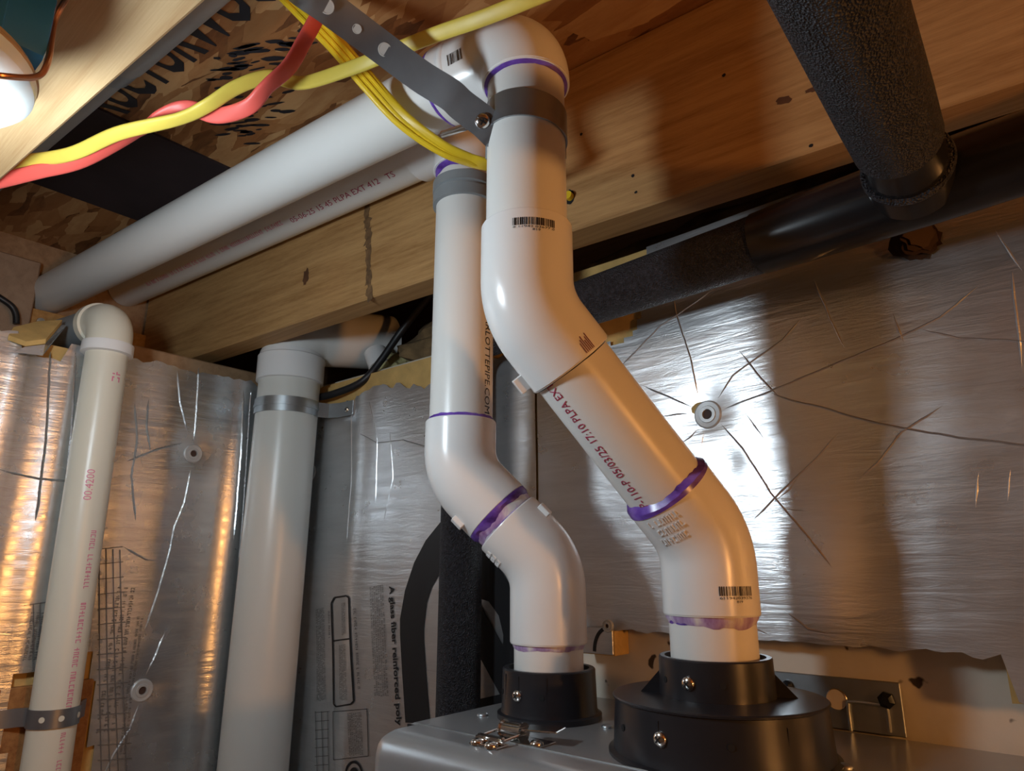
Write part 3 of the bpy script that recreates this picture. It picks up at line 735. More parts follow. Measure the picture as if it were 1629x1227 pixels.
mk('red_lettering', *oncyl(fitted('P-110-P 05/03/25 17:10 PLPA EXT', 0.110, 0.0072), ctx_ + DG * 0.0015, DG, nt_, 0.03015), M_INKRED, seg_d, 0)
# raised mould lettering below the purple ring
ne = (aty(1072, 848, 0.44) - (E1 + DG * 0.028)); ne = (ne - DG * ne.dot(DG)).normalized()
mk('raised_lettering', *solid_oncyl(shift(swap(marks(0.028, 0.0046, 71, 3, 0.0078, 0.85), 3), 0.012, 0), E1 + DG * 0.026, DG, ne, 0.0337, 0.0007), M_FIT, f1, 0)['kind'] = 'stuff'
nm = (aty(940, 530, 0.36) - (E2 - DG * 0.043)); nm = (nm - DG * nm.dot(DG)).normalized()
mk('pen_scribble', *oncyl(rects([(-0.006, -0.004 + 0.0015 * k, 0.006 - 0.002 * (k % 3), -0.0033 + 0.0015 * k) for k in range(6)]), E2 - DG * 0.043, DG, nm, 0.0337), plain('purple_pen', (0.20, 0.04, 0.12), 0.5), f2, 0)
# --- air intake
IL = V((-0.3830, 0.5060, 0)); IU = V((-0.4490, 0.4590, 0))
I1 = V((IL.x, IL.y, 0.004)); I2 = V((IU.x, IU.y, 0.086)); DI = (I2 - I1).normalized()
I3 = V((IU.x, IU.y, 0.4580)); RUN2 = (V((-1.20, 0.413, 0.4665)) - I3).normalized()
intake = thing('air_intake', 'white plastic air intake pipe, left of the pair, with grey collar near the top', 'vent pipe', (IL.x, IL.y, -0.11))
pipe_part(intake, IL + ZZ * -0.115, I1 + DN * 0.03)
pipe_part(intake, I1 + DI * 0.03, I2 - DI * 0.03, mat=M_PVC)
iu = pipe_part(intake, I2 + ZZ * 0.03, I3 - ZZ * 0.02)
run2 = pipe_part(intake, I3 + RUN2 * 0.04, V((RIM_X + 0.002, I3.y + RUN2.y / RUN2.x * (RIM_X + 0.002 - I3.x), I3.z + RUN2.z / RUN2.x * (RIM_X - I3.x))))
g1 = fit45(intake, I1, DN, DI, 0.066, 0.050)
g2 = fit45(intake, I2, ZZ, -DI, 0.048, 0.050)
g3 = fit45(intake, I3, DN, RUN2, 0.053, 0.070, 0.0345, 0.034)
primer_ring(g1, I1 + DN * 0.0675, DN, r=0.0303, h=0.004, seed=12, mat=M_PRIMERF)
primer_ring(g1, I1 + DI * 0.0505, DI, r=0.0315, h=0.0015, seed=13)
primer_ring(g2, I2 - DI * 0.0505, -DI, r=0.0325, h=0.0080, seed=14)
primer_ring(g2, I2 - DI * 0.055, -DI, r=0.0302, h=0.009, seed=17, mat=M_PRIMERF)
primer_ring(g2, I2 + ZZ * 0.0485, ZZ, r=0.0305, h=0.0042, seed=15)
primer_ring(g3, I3 + DN * 0.0535, DN, r=0.0310, h=0.0100, seed=16)
mk('grey_collar', *lathe(IU + ZZ * 0.3625, ZZ, [(0, 0.0308), (0.0005, 0.0335), (0.012, 0.0338), (0.013, 0.0325), (0.015, 0.0325), (0.016, 0.0342), (0.026, 0.0342), (0.0275, 0.031)], 56), M_GREYPVC, intake)
mk('black_lettering', *oncyl(fitted('WWW.CHARLOTTEPIPE.COM', 0.150, 0.0080), IU + ZZ * 0.215, DN, facing(IU, 0.80), 0.03015), M_INK, iu, 0)
n2 = V((0.0, -0.55, -1))
mk('red_lettering', *oncyl(fitted('05-06-25 15 45 PLPA EXT 412   TS', 0.19, 0.0072), V((-0.638, IU.y + RUN2.y / RUN2.x * (-0.638 - IU.x), 0.4602)), -RUN2, n2, 0.03015), M_INKRED, run2, 0)
mk('faint_red_lettering', *oncyl(marks(0.36, 0.0060, 81, 1, fill=0.8), V((-0.925, IU.y + RUN2.y / RUN2.x * (-0.925 - IU.x), 0.4635)), -RUN2, n2, 0.03015), M_INKPINK, run2, 0)
for (v, dd, px, py, yy, par, L) in ((I2, -DI, 715, 835, 0.44, g2, 0.034), (I1, DI, 888, 842, 0.50, g1, 0.034), (I2, V((0, 0, 1)), 676, 722, 0.46, g2, 0.022)):
    c = V(v) + dd * L; nl = aty(px, py, yy) - c; nl = (nl - dd * nl.dot(dd)).normalized()
    mk('moulding_lug', *box((-0.002, -0.003, -0.006), (0.0045, 0.003, 0.006), 0.0006, 1, (c + nl * 0.0337, nl, nl.cross(dd).normalized(), dd)), M_FIT, par, 0)
ne = (aty(795, 915, 0.47) - (I1 + DI * 0.028)); ne = (ne - DI * ne.dot(DI)).normalized()
mk('raised_lettering', *solid_oncyl(shift(swap(marks(0.022, 0.0042, 72, 3, 0.0056, 0.97), 3), 0.010, 0), I1 + DI * 0.030, DI, ne, 0.0337, 0.0007), M_FIT, g1, 0)['kind'] = 'stuff'

# --- hanger strap round the vent
ZS = 0.330
strap = thing('pipe_hanger', 'grey perforated metal strap hanging the vent pipe from the subfloor', 'hanger', (VU.x, VU.y, ZS))
def strap_pt(px, py, t): return ray(px, py) * t
tl = math.atan2(0, 1)
band = []; ups = []
th0 = math.atan2(-VU.y, -VU.x)
for k in range(29):
    a = math.radians(228 + 185 * k / 28) ; 
    d = V((math.cos(a), math.sin(a), 0)); band.append(V((VU.x, VU.y, ZS)) + d * 0.0312 + ZZ * (-0.10 * d.dot(RT) * 0.0312)); ups.append(ZZ)
mk('clamp_band', *ribbon(band, 0.023, 0.0014, ups), M_STRAP, strap)
far = []
for k in range(15):
    a = math.radians(60 + 140 * k / 14); d = V((math.cos(a), math.sin(a), 0)); far.append(V((VU.x, VU.y, ZS - 0.004)) + d * 0.0325); 
mk('grey_cushion', *ribbon(far, 0.030, 0.003, [ZZ] * len(far)), M_GREYPVC, strap)
pa = band[0]
sp = [pa, strap_pt(788, 212, 0.513), strap_pt(768, 193, 0.512), strap_pt(735, 168, 0.512), strap_pt(715, 150, 0.513), strap_pt(670, 122, 0.514), strap_pt(612, 79, 0.510), strap_pt(568, 46, 0.500), strap_pt(520, 10, 0.485), strap_pt(470, -28, 0.455), V((-0.300, 0.160, 0.338)), V((-0.296, 0.128, 0.3155)), V((-0.296, 0.085, 0.3155))]
sp2 = smoothpath(sp, 8); nS = len(sp2)
def upat(i):
    p = sp2[i]; t = (sp2[min(nS - 1, i + 1)] - sp2[max(0, i - 1)]).normalized(); f = -p.normalized(); u = f.cross(t).normalized()
    if u.z < 0: u = -u
    k = min(1, i / 9); return (ZZ * (1 - k) + u * k).normalized()
us = [upat(i) for i in range(nS)]
k0 = int(nS * 0.4)
flat = sp2; 
w0 = 0.0235
st = mk('strap_arm', *ribbon(sp2, w0, 0.0014, us), M_STRAP, strap)
for px, py, r in ((520, 10, 0.0052), (568, 46, 0.0034), (612, 79, 0.0050)):
    i = min(range(nS), key=lambda q: (sp2[q] - strap_pt(px, py, sp2[q].dot(FW))).length)
    p = sp2[i]; f = -p.normalized()
    mk('punched_hole', *lathe(p + f * 0.00085, f, [(0, r), (0.0002, r), (0.0003, r * 0.86), (0.0001, r * 0.84)], 24), plain('hole_light', (0.55, 0.50, 0.45), 0.6) if 'hole_light' not in MATS else MATS['hole_light'], st)
i = min(range(nS), key=lambda q: (sp2[q] - strap_pt(768, 193, sp2[q].dot(FW))).length); p = sp2[i]; f = -p.normalized()
scr = screw_head('clamp_screw', p + f * 0.0012, f, 0.0058, strap)
mk('screw_shank', *tube([p, (strap_pt(703, 214, 0.545))], 0.0022, 16), M_CHROME, strap)
mk('screw_thread', *join(*[lathe(p.lerp(strap_pt(703, 214, 0.545), 0.25 + 0.03 * k), (strap_pt(703, 214, 0.545) - p), [(0, 0.0021), (0.0004, 0.0029), (0.0008, 0.0021)], 14) for k in range(25)]), M_CHROME, strap)

# ------------------------------------------------------------------ boiler
ZB = -0.122; BX0, BX1, BY0, SEAM, BY1 = -0.457, 0.06, 0.3715, 0.4125, 0.612
boiler = thing('boiler', 'silver grey wall hung boiler under the two vent pipes', 'boiler', (-0.2, 0.5, -0.85))
mk('cabinet', *box((BX0, SEAM + 0.0008, -0.85), (BX1, BY1, ZB), 0.004, 3), M_BOILER, boiler, 40)
bm = bmesh.new()
v_, f_ = box((BX0 - 0.0012, BY0, -0.85), (BX1, SEAM - 0.0008, ZB + 0.0012))
bv = [bm.verts.new(v) for v in v_]; [bm.faces.new([bv[i] for i in f]) for f in f_]
bm.edges.ensure_lookup_table()
es = [e for e in bm.edges if (all(abs(v.co.y - BY0) < 1e-5 for v in e.verts) and not all(abs(v.co.z + 0.85) < 1e-5 for v in e.verts) and not all(abs(v.co.x - BX1) < 1e-5 for v in e.verts))
      or (all(abs(v.co.x - (BX0 - 0.0012)) < 1e-5 for v in e.verts) and all(v.co.z > -0.2 for v in e.verts))]
bmesh.ops.bevel(bm, geom=es, offset=0.018, segments=8, affect='EDGES', profile=0.5)
bm.verts.index_update()
cover = mk('front_cover', [v.co.copy() for v in bm.verts], [tuple(v.index for v in f.verts) for f in bm.faces], M_BOILER, boiler, 40); bm.free()
mk('seam_edge', *box((BX0, SEAM - 0.0008, ZB - 0.004), (BX1, SEAM + 0.0008, ZB - 0.0008)), M_DARK, boiler, 0)
mk('seam_lip', *box((BX0 + 0.015, SEAM - 0.0030, ZB + 0.0004), (BX1, SEAM - 0.0008, ZB + 0.0020), 0.0005, 1), M_STEEL, cover, 0)
for px, py in ((768, 1139), (966, 1158), (1345, 1222), (1075, 1227)): screw_head('cabinet_screw', atz(px, py, ZB), ZZ, 0.0048, boiler, M_STEEL, False)
# latch over the seam
L0 = atz(797, 1184, ZB); LX = V((1, 0, 0)); LY = V((0, 1, 0))
latch = mk('latch', *join(box((-0.013, -0.020, 0.0014), (0.013, -0.006, 0.0026), 0.0004, 1, (L0, LX, LY, ZZ)), box((-0.009, 0.006, 0.0002), (0.030, 0.026, 0.0014), 0.0004, 1, (L0, LX, LY, ZZ))), M_CHROME, boiler, 0)
lc = L0 + LY * 0.014 + ZZ * 0.0065
mk('latch_roller', *tube([lc - LX * 0.010, lc + LX * 0.010], 0.0056, 20), M_CHROME, latch)
for s in (-1, 1): mk('latch_cheek', *lathe(lc + LX * 0.0095 * s, LX, [(-0.0006, 0.0068), (0.0006, 0.0068)], 20), M_CHROME, latch)
mk('latch_lever', *box((0.010, -0.009, 0.000), (0.038, 0.009, 0.0014), 0.0005, 1, (lc + ZZ * 0.002, (LX + LY * 0.25 + ZZ * 0.02).normalized(), (LY - LX * 0.25).normalized(), ZZ)), M_CHROME, latch, 0)
mk('latch_loop', *join(tube([lc + LX * 0.012, L0 + LX * 0.012 + V((0, -0.012, 0.005))], 0.0011, 10), tube([lc - LX * 0.012, L0 - LX * 0.012 + V((0, -0.012, 0.005))], 0.0011, 10), tube([L0 - LX * 0.013 + V((0, -0.012, 0.005)), L0 + LX * 0.013 + V((0, -0.012, 0.005))], 0.0013, 10)), M_CHROME, latch)
mk('latch_hook', *box((-0.012, -0.013, 0.0025), (0.012, -0.009, 0.0075), 0.0008, 1, (L0, LX, LY, ZZ)), M_CHROME, latch, 0)
for p in (L0 + V((-0.008, -0.016, 0.0026)), L0 + V((0.006, -0.017, 0.0026)), L0 + V((0.024, 0.011, 0.0014))): screw_head('latch_rivet', p, ZZ, 0.0050, latch, M_CHROME, False)
# adapters
def adapter_marks(par, C, r, z, fr, fscrew, hs=0.0022):
    for q in fr:
        n = facing(C, q); p = V((C.x, C.y, z)) + n * r
        mk('pilot_hole', *lathe(p - n * 0.0003, n, [(0, hs), (0.0006, hs)], 16), M_DARK, par)
    n = facing(C, fscrew); screw_head('adapter_screw', V((C.x, C.y, z)) + n * r, n, 0.0046, par)
IC = V((IL.x, IL.y, 0))
ia = thing('intake_adapter', 'short black plastic collar holding the intake pipe on the boiler', 'adapter', (IC.x, IC.y, ZB))
ib = mk('collar', *lathe(IC + ZZ * ZB, ZZ, [(0, 0.0445), (0.004, 0.0445), (0.005, 0.0415), (0.008, 0.0408), (0.0385, 0.0400), (0.0395, 0.0390), (0.0395, 0.0350), (0.0360, 0.0345), (0.0340, 0.0304)], 64), M_ADAPT, ia)
adapter_marks(ib, IC, 0.0406, ZB + 0.021, (-0.97, -0.15), -0.64)
for q in (-0.62, -0.05, -0.9): mk('moulded_rib', *box((-0.0004, -0.0002, 0.010), (0.0004, 0.0004, 0.036), 0, 1, (IC + facing(IC, q) * 0.0402 + ZZ * ZB, facing(IC, q).cross(ZZ), facing(IC, q), ZZ)), M_ADAPT, ib, 0)
VC = V((VL.x, VL.y, 0))
va = thing('exhaust_adapter', 'wide stepped black plastic adapter under the exhaust vent on the boiler', 'adapter', (VC.x, VC.y, ZB))
vb = mk('drum', *lathe(VC + ZZ * ZB, ZZ, [(0, 0.0760), (0.002, 0.0760), (0.003, 0.0725), (0.0345, 0.0705)], 72), M_ADAPT, va)
vd = mk('step_plate', *lathe(VC + ZZ * (ZB + 0.0345), ZZ, [(0, 0.0705), (0.0006, 0.0718), (0.0018, 0.0720), (0.0026, 0.0712), (0.0030, 0.0400)], 72), M_ADAPT, va)
vc2 = mk('collar', *lathe(VC + ZZ * (ZB + 0.0372), ZZ, [(0, 0.0392), (0.0245, 0.0386), (0.0255, 0.0378), (0.0255, 0.0345), (0.022, 0.0340), (0.020, 0.0304)], 64), M_ADAPT, va)
for q in (-1.0, 1.0):
    n = facing(VC, q * 0.9999); s = n.cross(ZZ); b0 = VC + n * 0.0385 + ZZ * (ZB + 0.0372)
    vs = [b0 - s * 0.001, b0 - s * 0.001 + n * 0.014, b0 - s * 0.001 + ZZ * 0.015, b0 + s * 0.001, b0 + s * 0.001 + n * 0.014, b0 + s * 0.001 + ZZ * 0.015]
    mk('gusset', vs, [(0, 1, 2), (3, 5, 4), (0, 3, 4, 1), (1, 4, 5, 2), (2, 5, 3, 0)], M_ADAPT, va, 0)
adapter_marks(vc2, VC, 0.0389, ZB + 0.0485, (-0.86, 0.10), -0.46)
adapter_marks(vb, VC, 0.0716, ZB + 0.0200, (-0.86, 0.08), -0.50)
for q in (-0.52, 0.55): mk('moulded_rib', *box((-0.0004, -0.0002, 0.004), (0.0004, 0.0004, 0.030), 0, 1, (VC + facing(VC, q) * 0.0710 + ZZ * ZB, facing(VC, q).cross(ZZ), facing(VC, q), ZZ)), M_ADAPT, vb, 0)
# hanging bracket
kx0, kx1 = aty(1205, 1066, 0.6125).x, aty(1431, 1088, 0.6125).x
br = thing('wall_bracket', 'grey steel hanging bracket on the wall at the back of the boiler', 'bracket', ((kx0 + kx1) / 2, 0.615, ZB))
mk('plate', *box((kx0, 0.6125, ZB + 0.0005), (kx1, 0.6150, -0.0835), 0.0006, 1), M_STEEL, br, 0)
p = aty(1331, 1113, 0.6120); mk('slot_hole', *lathe(p, (0, -1, 0), [(-0.0003, 0.0072), (0.0003, 0.0072)], 28), MATS['painted_concrete'], br)
mk('slot_rim', *lathe(p, (0, -1, 0), [(0, 0.0071), (0.0008, 0.0075), (0.0003, 0.0080)], 28, cap=False), M_CHROME, br)
a0, a1 = aty(1354, 1163, 0.611), aty(1416, 1165, 0.611); zt = -0.1005
mk('pressed_loop', *tube(smoothpath([a0, V((a0.x, 0.611, zt - 0.003)), V((a0.x + 0.003, 0.611, zt)), V((a1.x - 0.003, 0.611, zt)), V((a1.x, 0.611, zt - 0.003)), a1], 5), 0.0014, 10), M_STEEL, br)
for px, py, r in ((1411, 1114, 0.0062), (1254, 1090, 0.0040)):
    p = aty(px, py, 0.6125); mk('anchor_bolt', *lathe(p, (0, -1, 0), [(0, r), (0.003, r), (0.004, r * 0.8), (0.006, r * 0.5)], 6 if r > 0.005 else 12), plain('dark_bolt', (0.02, 0.025, 0.035), 0.35, 0.6) if 'dark_bolt' not in MATS else MATS['dark_bolt'], br)

# ------------------------------------------------------------------ black insulated pipework
HZ = 0.262; RB = 0.0248
TEE = V((-0.058, 0.520, HZ))
ins = thing('insulated_pipe', 'black foam insulated pipe crossing the wall under the joist to a taped tee', 'pipe', (-0.56, 0.56, -0.9))
_p = aty(731, 1000, 0.565); lowv = V((_p.x, 0.565, -0.9)); topv = V((_p.x, 0.565, HZ))
hd = (TEE - topv).normalized()
mk('insulation_sleeve', *tube([lowv, V((lowv.x, lowv.y, HZ - 0.10))], 0.0237, 40), M_FOAMBLK, ins)
mk('insulation_elbow', *tube(bend(DN, topv, hd, 0.10, 0.08, 0.04), 0.0237, 40), M_FOAMBLK, ins)
mk('insulation_sleeve', *tube([topv + hd * 0.08, TEE - hd * 0.115], [0.0237, RB], 40), M_FOAMBLK, ins)
mk('tape_wrap', *tube([TEE - hd * 0.118, TEE - hd * 0.08, TEE, TEE + hd * 0.08, TEE + hd * 0.118], [RB + 0.001, RB + 0.002, RB + 0.003, RB + 0.002, RB + 0.001], 40), M_TAPE, ins)
mk('insulation_sleeve', *tube([TEE + hd * 0.115, TEE + hd * 1.6], RB, 40), M_FOAMBLK, ins)
bd = V((0.03, -1, 0.0)).normalized()
mk('tape_collar', *tube([TEE + bd * 0.015, TEE + bd * 0.032, TEE + bd * 0.042, TEE + bd * 0.044, TEE + bd * 0.080], [0.029, 0.027, 0.0255, 0.0243, 0.0243], 40), M_TAPE, ins)
mk('insulation_lip', *lathe(TEE + bd * 0.036, bd, [(0, 0.022), (0.0, 0.0278), (0.003, 0.0288), (0.006, 0.0278), (0.006, 0.022)], 40), M_FOAMBLK, ins)
mk('insulation_sleeve', *tube([TEE + bd * 0.074, TEE + bd * 0.12, TEE + bd * 1.2], [0.0260, 0.0266, 0.0266], 40), M_FOAMBLK, ins)

# ------------------------------------------------------------------ left drain pipe
LPT, LPB = V((-0.921, 0.301, 0.285)), V((-0.921, 0.314, -0.9))
lp = thing('drain_pipe', 'narrow aged cream discharge pipe with elbow on the left foil wall', 'pipe', LPB)
ld = (LPB - LPT).normalized()
ps = mk('pipe_section', *tube([LPT + ld * 0.01, LPB], 0.0240, 48), M_PVC_OLD, lp)
le = V((LPT.x, LPT.y, 0.305)); eo = V((-1, -0.10, 0.05)).normalized()
el = mk('elbow_fitting', *tube(bend(DN, le, eo, 0.036, 0.034, 0.024), 0.0262, 48), M_PVC_OLD, lp)
mk('socket_band', *lathe(le + DN * 0.030, DN, [(0, 0.0262), (0.001, 0.0292), (0.014, 0.0294), (0.015, 0.0240)], 48), M_FIT, el)
mk('socket_band', *lathe(le + eo * 0.028, eo, [(0, 0.0262), (0.001, 0.0290), (0.012, 0.0290), (0.013, 0.0240)], 48), M_PVC_OLD, el)
mk('outlet_pipe', *tube([le + eo * 0.03, le + eo * 0.285], 0.0240, 40), M_GREYPVC, lp)
nf = facing(LPT, 0.30)
lines = [(0.150, 0.0075, 3, 0.175, None), (0.0, 0, 0, 0, None)]
for vf in (oncyl(marks(0.020, 0.010, 91, 1), LPT + ld * 0.060, ld, facing(LPT, 0.35), 0.0240), oncyl(fitted('00.4200', 0.036, 0.0085), LPT + ld * 0.190, -ld, facing(LPT, 0.05), 0.0240),
    oncyl(marks(0.205, 0.0060, 92, 1, fill=0.85), LPT + ld * 0.345, ld, facing(LPT, 0.42), 0.0240), oncyl(marks(0.10, 0.0050, 93, 1, fill=0.8), LPT + ld * 0.505, ld, facing(LPT, 0.38), 0.0240)):
    mk('pink_lettering', *vf, M_INKPINK, ps, 0)
# wood block and strap under it
q0, q1 = atx(28, 1076, -0.948), atx(140, 1090, -0.948)
wb = tag(mk('wood_block', *box((WALL_X + 0.001, 0.255, -0.9), (-0.9475, 0.352, -0.128), 0.001, 1), M_BLOCK, None, 0), 'orange brown wood stud behind the strap of the narrow pipe', 'wood block')
zst = LPT.lerp(LPB, (0.285 + 0.158) / 1.185)
sh = thing('pipe_strap', 'grey perforated strap holding the narrow cream pipe to the wood stud', 'strap', zst)
arcp = [V((-0.9455, 0.235, zst.z - 0.002)), V((-0.9455, 0.262, zst.z - 0.001)), V((-0.938, 0.276, zst.z))]
arcp += [V((zst.x, zst.y, zst.z)) + V((math.cos(a), math.sin(a), 0)) * 0.0250 for a in [math.radians(-120 + 210 * k / 20) for k in range(21)]]
arcp += [V((-0.940, 0.341, zst.z)), V((-0.9462, 0.346, zst.z))]
sb = mk('strap_band', *ribbon(arcp, 0.019, 0.0013, [ZZ] * len(arcp)), M_STRAP, sh)
for q in (-0.40, 0.30, 0.92):
    n = facing(zst, q); mk('punched_hole', *lathe(zst + n * 0.0257, n, [(0, 0.0030), (0.0002, 0.0030)], 18), M_PVC_OLD, sb)
for yy in (0.243, 0.258): mk('strap_nail', *lathe(V((-0.9445, yy, zst.z - 0.002)), (1, 0, 0), [(0, 0.0034), (0.0008, 0.003)], 14), M_RUST, sh)

# ------------------------------------------------------------------ wide drain pipe
BPT, BPB = V((-0.893, 0.544, 0.30)), V((-0.893, 0.535, -0.9)); RBP = 0.0445
bp = thing('drain_pipe', 'wide pale drain pipe with white coupling and metal strap in the corner', 'pipe', BPB)
bd2 = (BPB - BPT).normalized()
bps = mk('pipe_section', *tube([BPT, BPB], RBP, 56), pvc('pale_drain', (0.70, 0.69, 0.64)), bp)
mk('coupling', *lathe(V((BPT.x, BPT.y, 0.268)), ZZ, [(0, RBP), (0.001, 0.0485), (0.038, 0.0490), (0.040, 0.0470), (0.046, 0.046)], 56), M_FIT, bp)
eb = mk('elbow_fitting', *tube(bend(DN, V((BPT.x, BPT.y, 0.345)), V((0.25, 1.0, 0.12)), 0.05, 0.16, 0.045), 0.0455, 48), M_PVC, bp)
mk('branch_stub', *tube([V((-0.815, 0.640, 0.325)), V((-0.800, 0.640, 0.298))], 0.018, 32), M_FIT, bp)
pb = atz(385, 1227, 0) ; 
p = BPT + bd2 * 0.595; n = facing(BPT, -0.12)
mk('clean_out_ring', *lathe(p + n * (RBP - 0.004), n, [(0, 0.019), (0.0065, 0.019), (0.0065, 0.015), (0.0042, 0.015)], 36), M_FIT, bps)
zc2 = BPT + bd2 * 0.072
bs = thing('pipe_strap', 'grey metal strap round the wide drain pipe just under its coupling', 'strap', zc2)
ar = [V((zc2.x, zc2.y, zc2.z)) + V((math.cos(a), math.sin(a), 0)) * (RBP + 0.0014) for a in [math.radians(-150 + 190 * k / 24) for k in range(25)]]
ar += [V((-0.852, 0.588, zc2.z)), V((-0.835, 0.5955, zc2.z)), V((-0.805, 0.5965, zc2.z))]
sb2 = mk('strap_band', *ribbon(ar, 0.022, 0.0013, [ZZ] * len(ar)), M_STEEL, bs)
mk('strap_rib', *ribbon([q + (q - V((zc2.x, zc2.y, q.z))).normalized() * 0.001 for q in ar[:25]], 0.004, 0.0016, [ZZ] * 25), M_STEEL, sb2)
screw_head('strap_screw', V((-0.818, 0.5955, zc2.z - 0.002)), (0, -1, 0), 0.0040, bs)

# ------------------------------------------------------------------ things in the joist bays at the left and behind
RB_Y = atx(60, 450, -1.185).y; ZK1 = 0.387; ZK0 = 0.350
tag(mk('blocking_board', *box((RIM_X + 0.001, RB_Y + 0.002, ZK0), (RIM_X + 0.024, 0.47, ZK1), 0.001, 1), wood('fresh_block', (0.50, 0.28, 0.10), (0.34, 0.17, 0.05)), None, 0), 'bright orange wood strip nailed across the rim board under the pipes', 'board')
p = V((RIM_X + 0.024, RB_Y + 0.016, (ZK0 + ZK1) / 2))
tag(mk('nail_head', *lathe(p, (1, 0, 0), [(0, 0.006), (0.0015, 0.0055)], 18), M_STEEL), 'single grey nail head on the bright orange wood strip', 'nail')
tag(mk('rim_board', *box((RIM_X + 0.0005, -0.6, 0.269), (RIM_X + 0.036, RB_Y, Z_OSB - 0.045), 0.002, 1), wood('grey_rim', (0.36, 0.25, 0.17), (0.27, 0.18, 0.12), 0.5), None, 0), 'greyish brown board at the far left edge beside the pipe ends', 'board')
tag(mk('sill_plate', *box((RIM_X + 0.001, 0.30, 0.269), (-1.0, 0.66, 0.306), 0.002, 1), M_RIM, None, 0), 'shaded wooden sill plate on top of the left wall behind the elbow', 'board')
def lump(label, name, c, rx, ry, rz, seed, mat):
    bm = bmesh.new(); bmesh.ops.create_icosphere(bm, subdivisions=4, radius=1)
    for v in bm.verts:
        d = 1 + 0.28 * noise.noise(v.co * 2.2 + V((seed, 0, 0))) + 0.14 * noise.noise(v.co * 6 + V((seed, 5, 0)))
        v.co = V((c[0] + v.co.x * rx * d, c[1] + v.co.y * ry * d, c[2] + v.co.z * rz * d))
    bm.verts.index_update(); vs = [v.co.copy() for v in bm.verts]; fs = [tuple(v.index for v in f.verts) for f in bm.faces]; bm.free()
    return tag(mk(name, vs, fs, mat), label, 'insulation', 'loose fibreglass insulation')
lump('brown fibreglass batt stuffed above the wall left of the intake pipe', 'insulation_batt', (-0.66, 0.70, 0.315), 0.13, 0.07, 0.055, 1, M_BATT)
lump('yellowish fibreglass tuft beside the wide drain pipe coupling', 'insulation_batt', (-0.80, 0.665, 0.290), 0.035, 0.03, 0.035, 2, M_BATTY)
lump('small pale fibreglass tuft at the end of the black cable', 'insulation_batt', (-1.17, 0.19, 0.285), 0.03, 0.02, 0.022, 3, M_BATTY)
lump('dark fibreglass batt above the wall right of the vent pipe', 'insulation_batt', (-0.20, 0.72, 0.34), 0.30, 0.06, 0.06, 4, M_BATT)
def cable(name, label, pts, r, mat, cat='cable', group=None): return tag(mk(name, *tube(smoothpath(pts, 8), r, 14), mat), label, cat, group)
cable('black_cable', 'black cable curving up from the wide drain pipe strap behind the joist', [aty(498, 634, 0.585), aty(530, 627, 0.588), aty(575, 608, 0.60), aty(605, 575, 0.615), aty(640, 525, 0.63), aty(690, 465, 0.64), aty(740, 420, 0.64)], 0.0055, M_BLK)
cable('black_cable', 'short black cable bending down over the left rim board', [atx(-30, 455, -1.17), atx(0, 474, -1.165), atx(18, 487, -1.165), atx(25, 500, -1.165), atx(26, 515, -1.165)], 0.0045, M_BLK)

# white pipe hidden behind the near joist; its shade is painted in as grey
pw = atz(178, 143, 0.455); wy = V((pw.x, pw.y, 0)) - JY * 0.020
wp = thing('white_pipe', 'white pipe half hidden behind the pale joist near the ceiling', 'pipe', wy + ZZ * 0.455)
mk('pipe_section', *tube([wy + ZZ * 0.455 - JX * 0.55, wy + ZZ * 0.455 + JX * 0.035], 0.0215, 36), plain('shaded_pvc', (0.36, 0.35, 0.33), 0.6), wp)
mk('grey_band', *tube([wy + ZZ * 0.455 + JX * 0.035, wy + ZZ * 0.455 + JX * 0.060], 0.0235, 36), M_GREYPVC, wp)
mk('coupling', *tube([wy + ZZ * 0.455 + JX * 0.060, wy + ZZ * 0.455 + JX * 0.12, wy + ZZ * 0.455 + JX * 0.5], 0.0245, 36), MATS['shaded_pvc'], wp)

# ------------------------------------------------------------------ flat house cables
def flat_cable(name, label, pts, tw, mat, w=0.0112, t=0.0050, ribs=0):
    """pts = (pixel x, pixel y, depth); tw = turn of the flat side (degrees) at each point"""
    P = [ray(x, y) * d for x, y, d in pts]; path = smoothpath(P, 8); n = len(path); ups = []
    for i in range(n):
        s = i / 8; k = min(len(tw) - 2, int(s)); f = s - k; a = math.radians(tw[k] * (1 - f) + tw[k + 1] * f)
        tg = (path[min(n - 1, i + 1)] - path[max(0, i - 1)]).normalized(); v = -path[i].normalized()
        u = v.cross(tg).normalized(); q = tg.cross(u).normalized(); ups.append(u * math.cos(a) + q * math.sin(a))
    return tag(mk(name, *ribbon(path, w, t, ups, True, 16), mat, None, 60), label, 'cable')
yel = flat_cable('yellow_cable', 'dull yellow flat cable twisted with the red one and passing the vent elbow',
    [(-40, 268, 0.60), (34, 257, 0.585), (113, 245, 0.57), (189, 212, 0.555), (285, 189, 0.545), (330, 168, 0.537), (378, 138, 0.538), (430, 122, 0.545), (481, 132, 0.555), (560, 108, 0.552), (620, 84, 0.540), (690, 56, 0.520), (770, 28, 0.492), (860, -8, 0.470), (960, -50, 0.46)],
    [20, 20, 0, 10, 40, 30, 15, 5, -30, -15, 0, 0, 0, 0, 0], M_YEL)
mk('cable_print', *[], [], M_INKGREY) if False else None
red = flat_cable('red_cable', 'red flat cable twisted round the yellow one and rising behind the hanger strap',
    [(-40, 296, 0.60), (0, 288, 0.595), (60, 273, 0.585), (130, 256, 0.578), (215, 214, 0.570), (262, 183, 0.560), (300, 172, 0.556), (345, 184, 0.550), (395, 170, 0.538), (425, 138, 0.532), (460, 106, 0.540), (483, 67, 0.55), (507, 22, 0.555), (535, -40, 0.56)],
    [10, 10, 10, 30, 70, 25, 0, 0, 15, 40, 20, 20, 25, 30], M_RED, 0.0125, 0.0052)
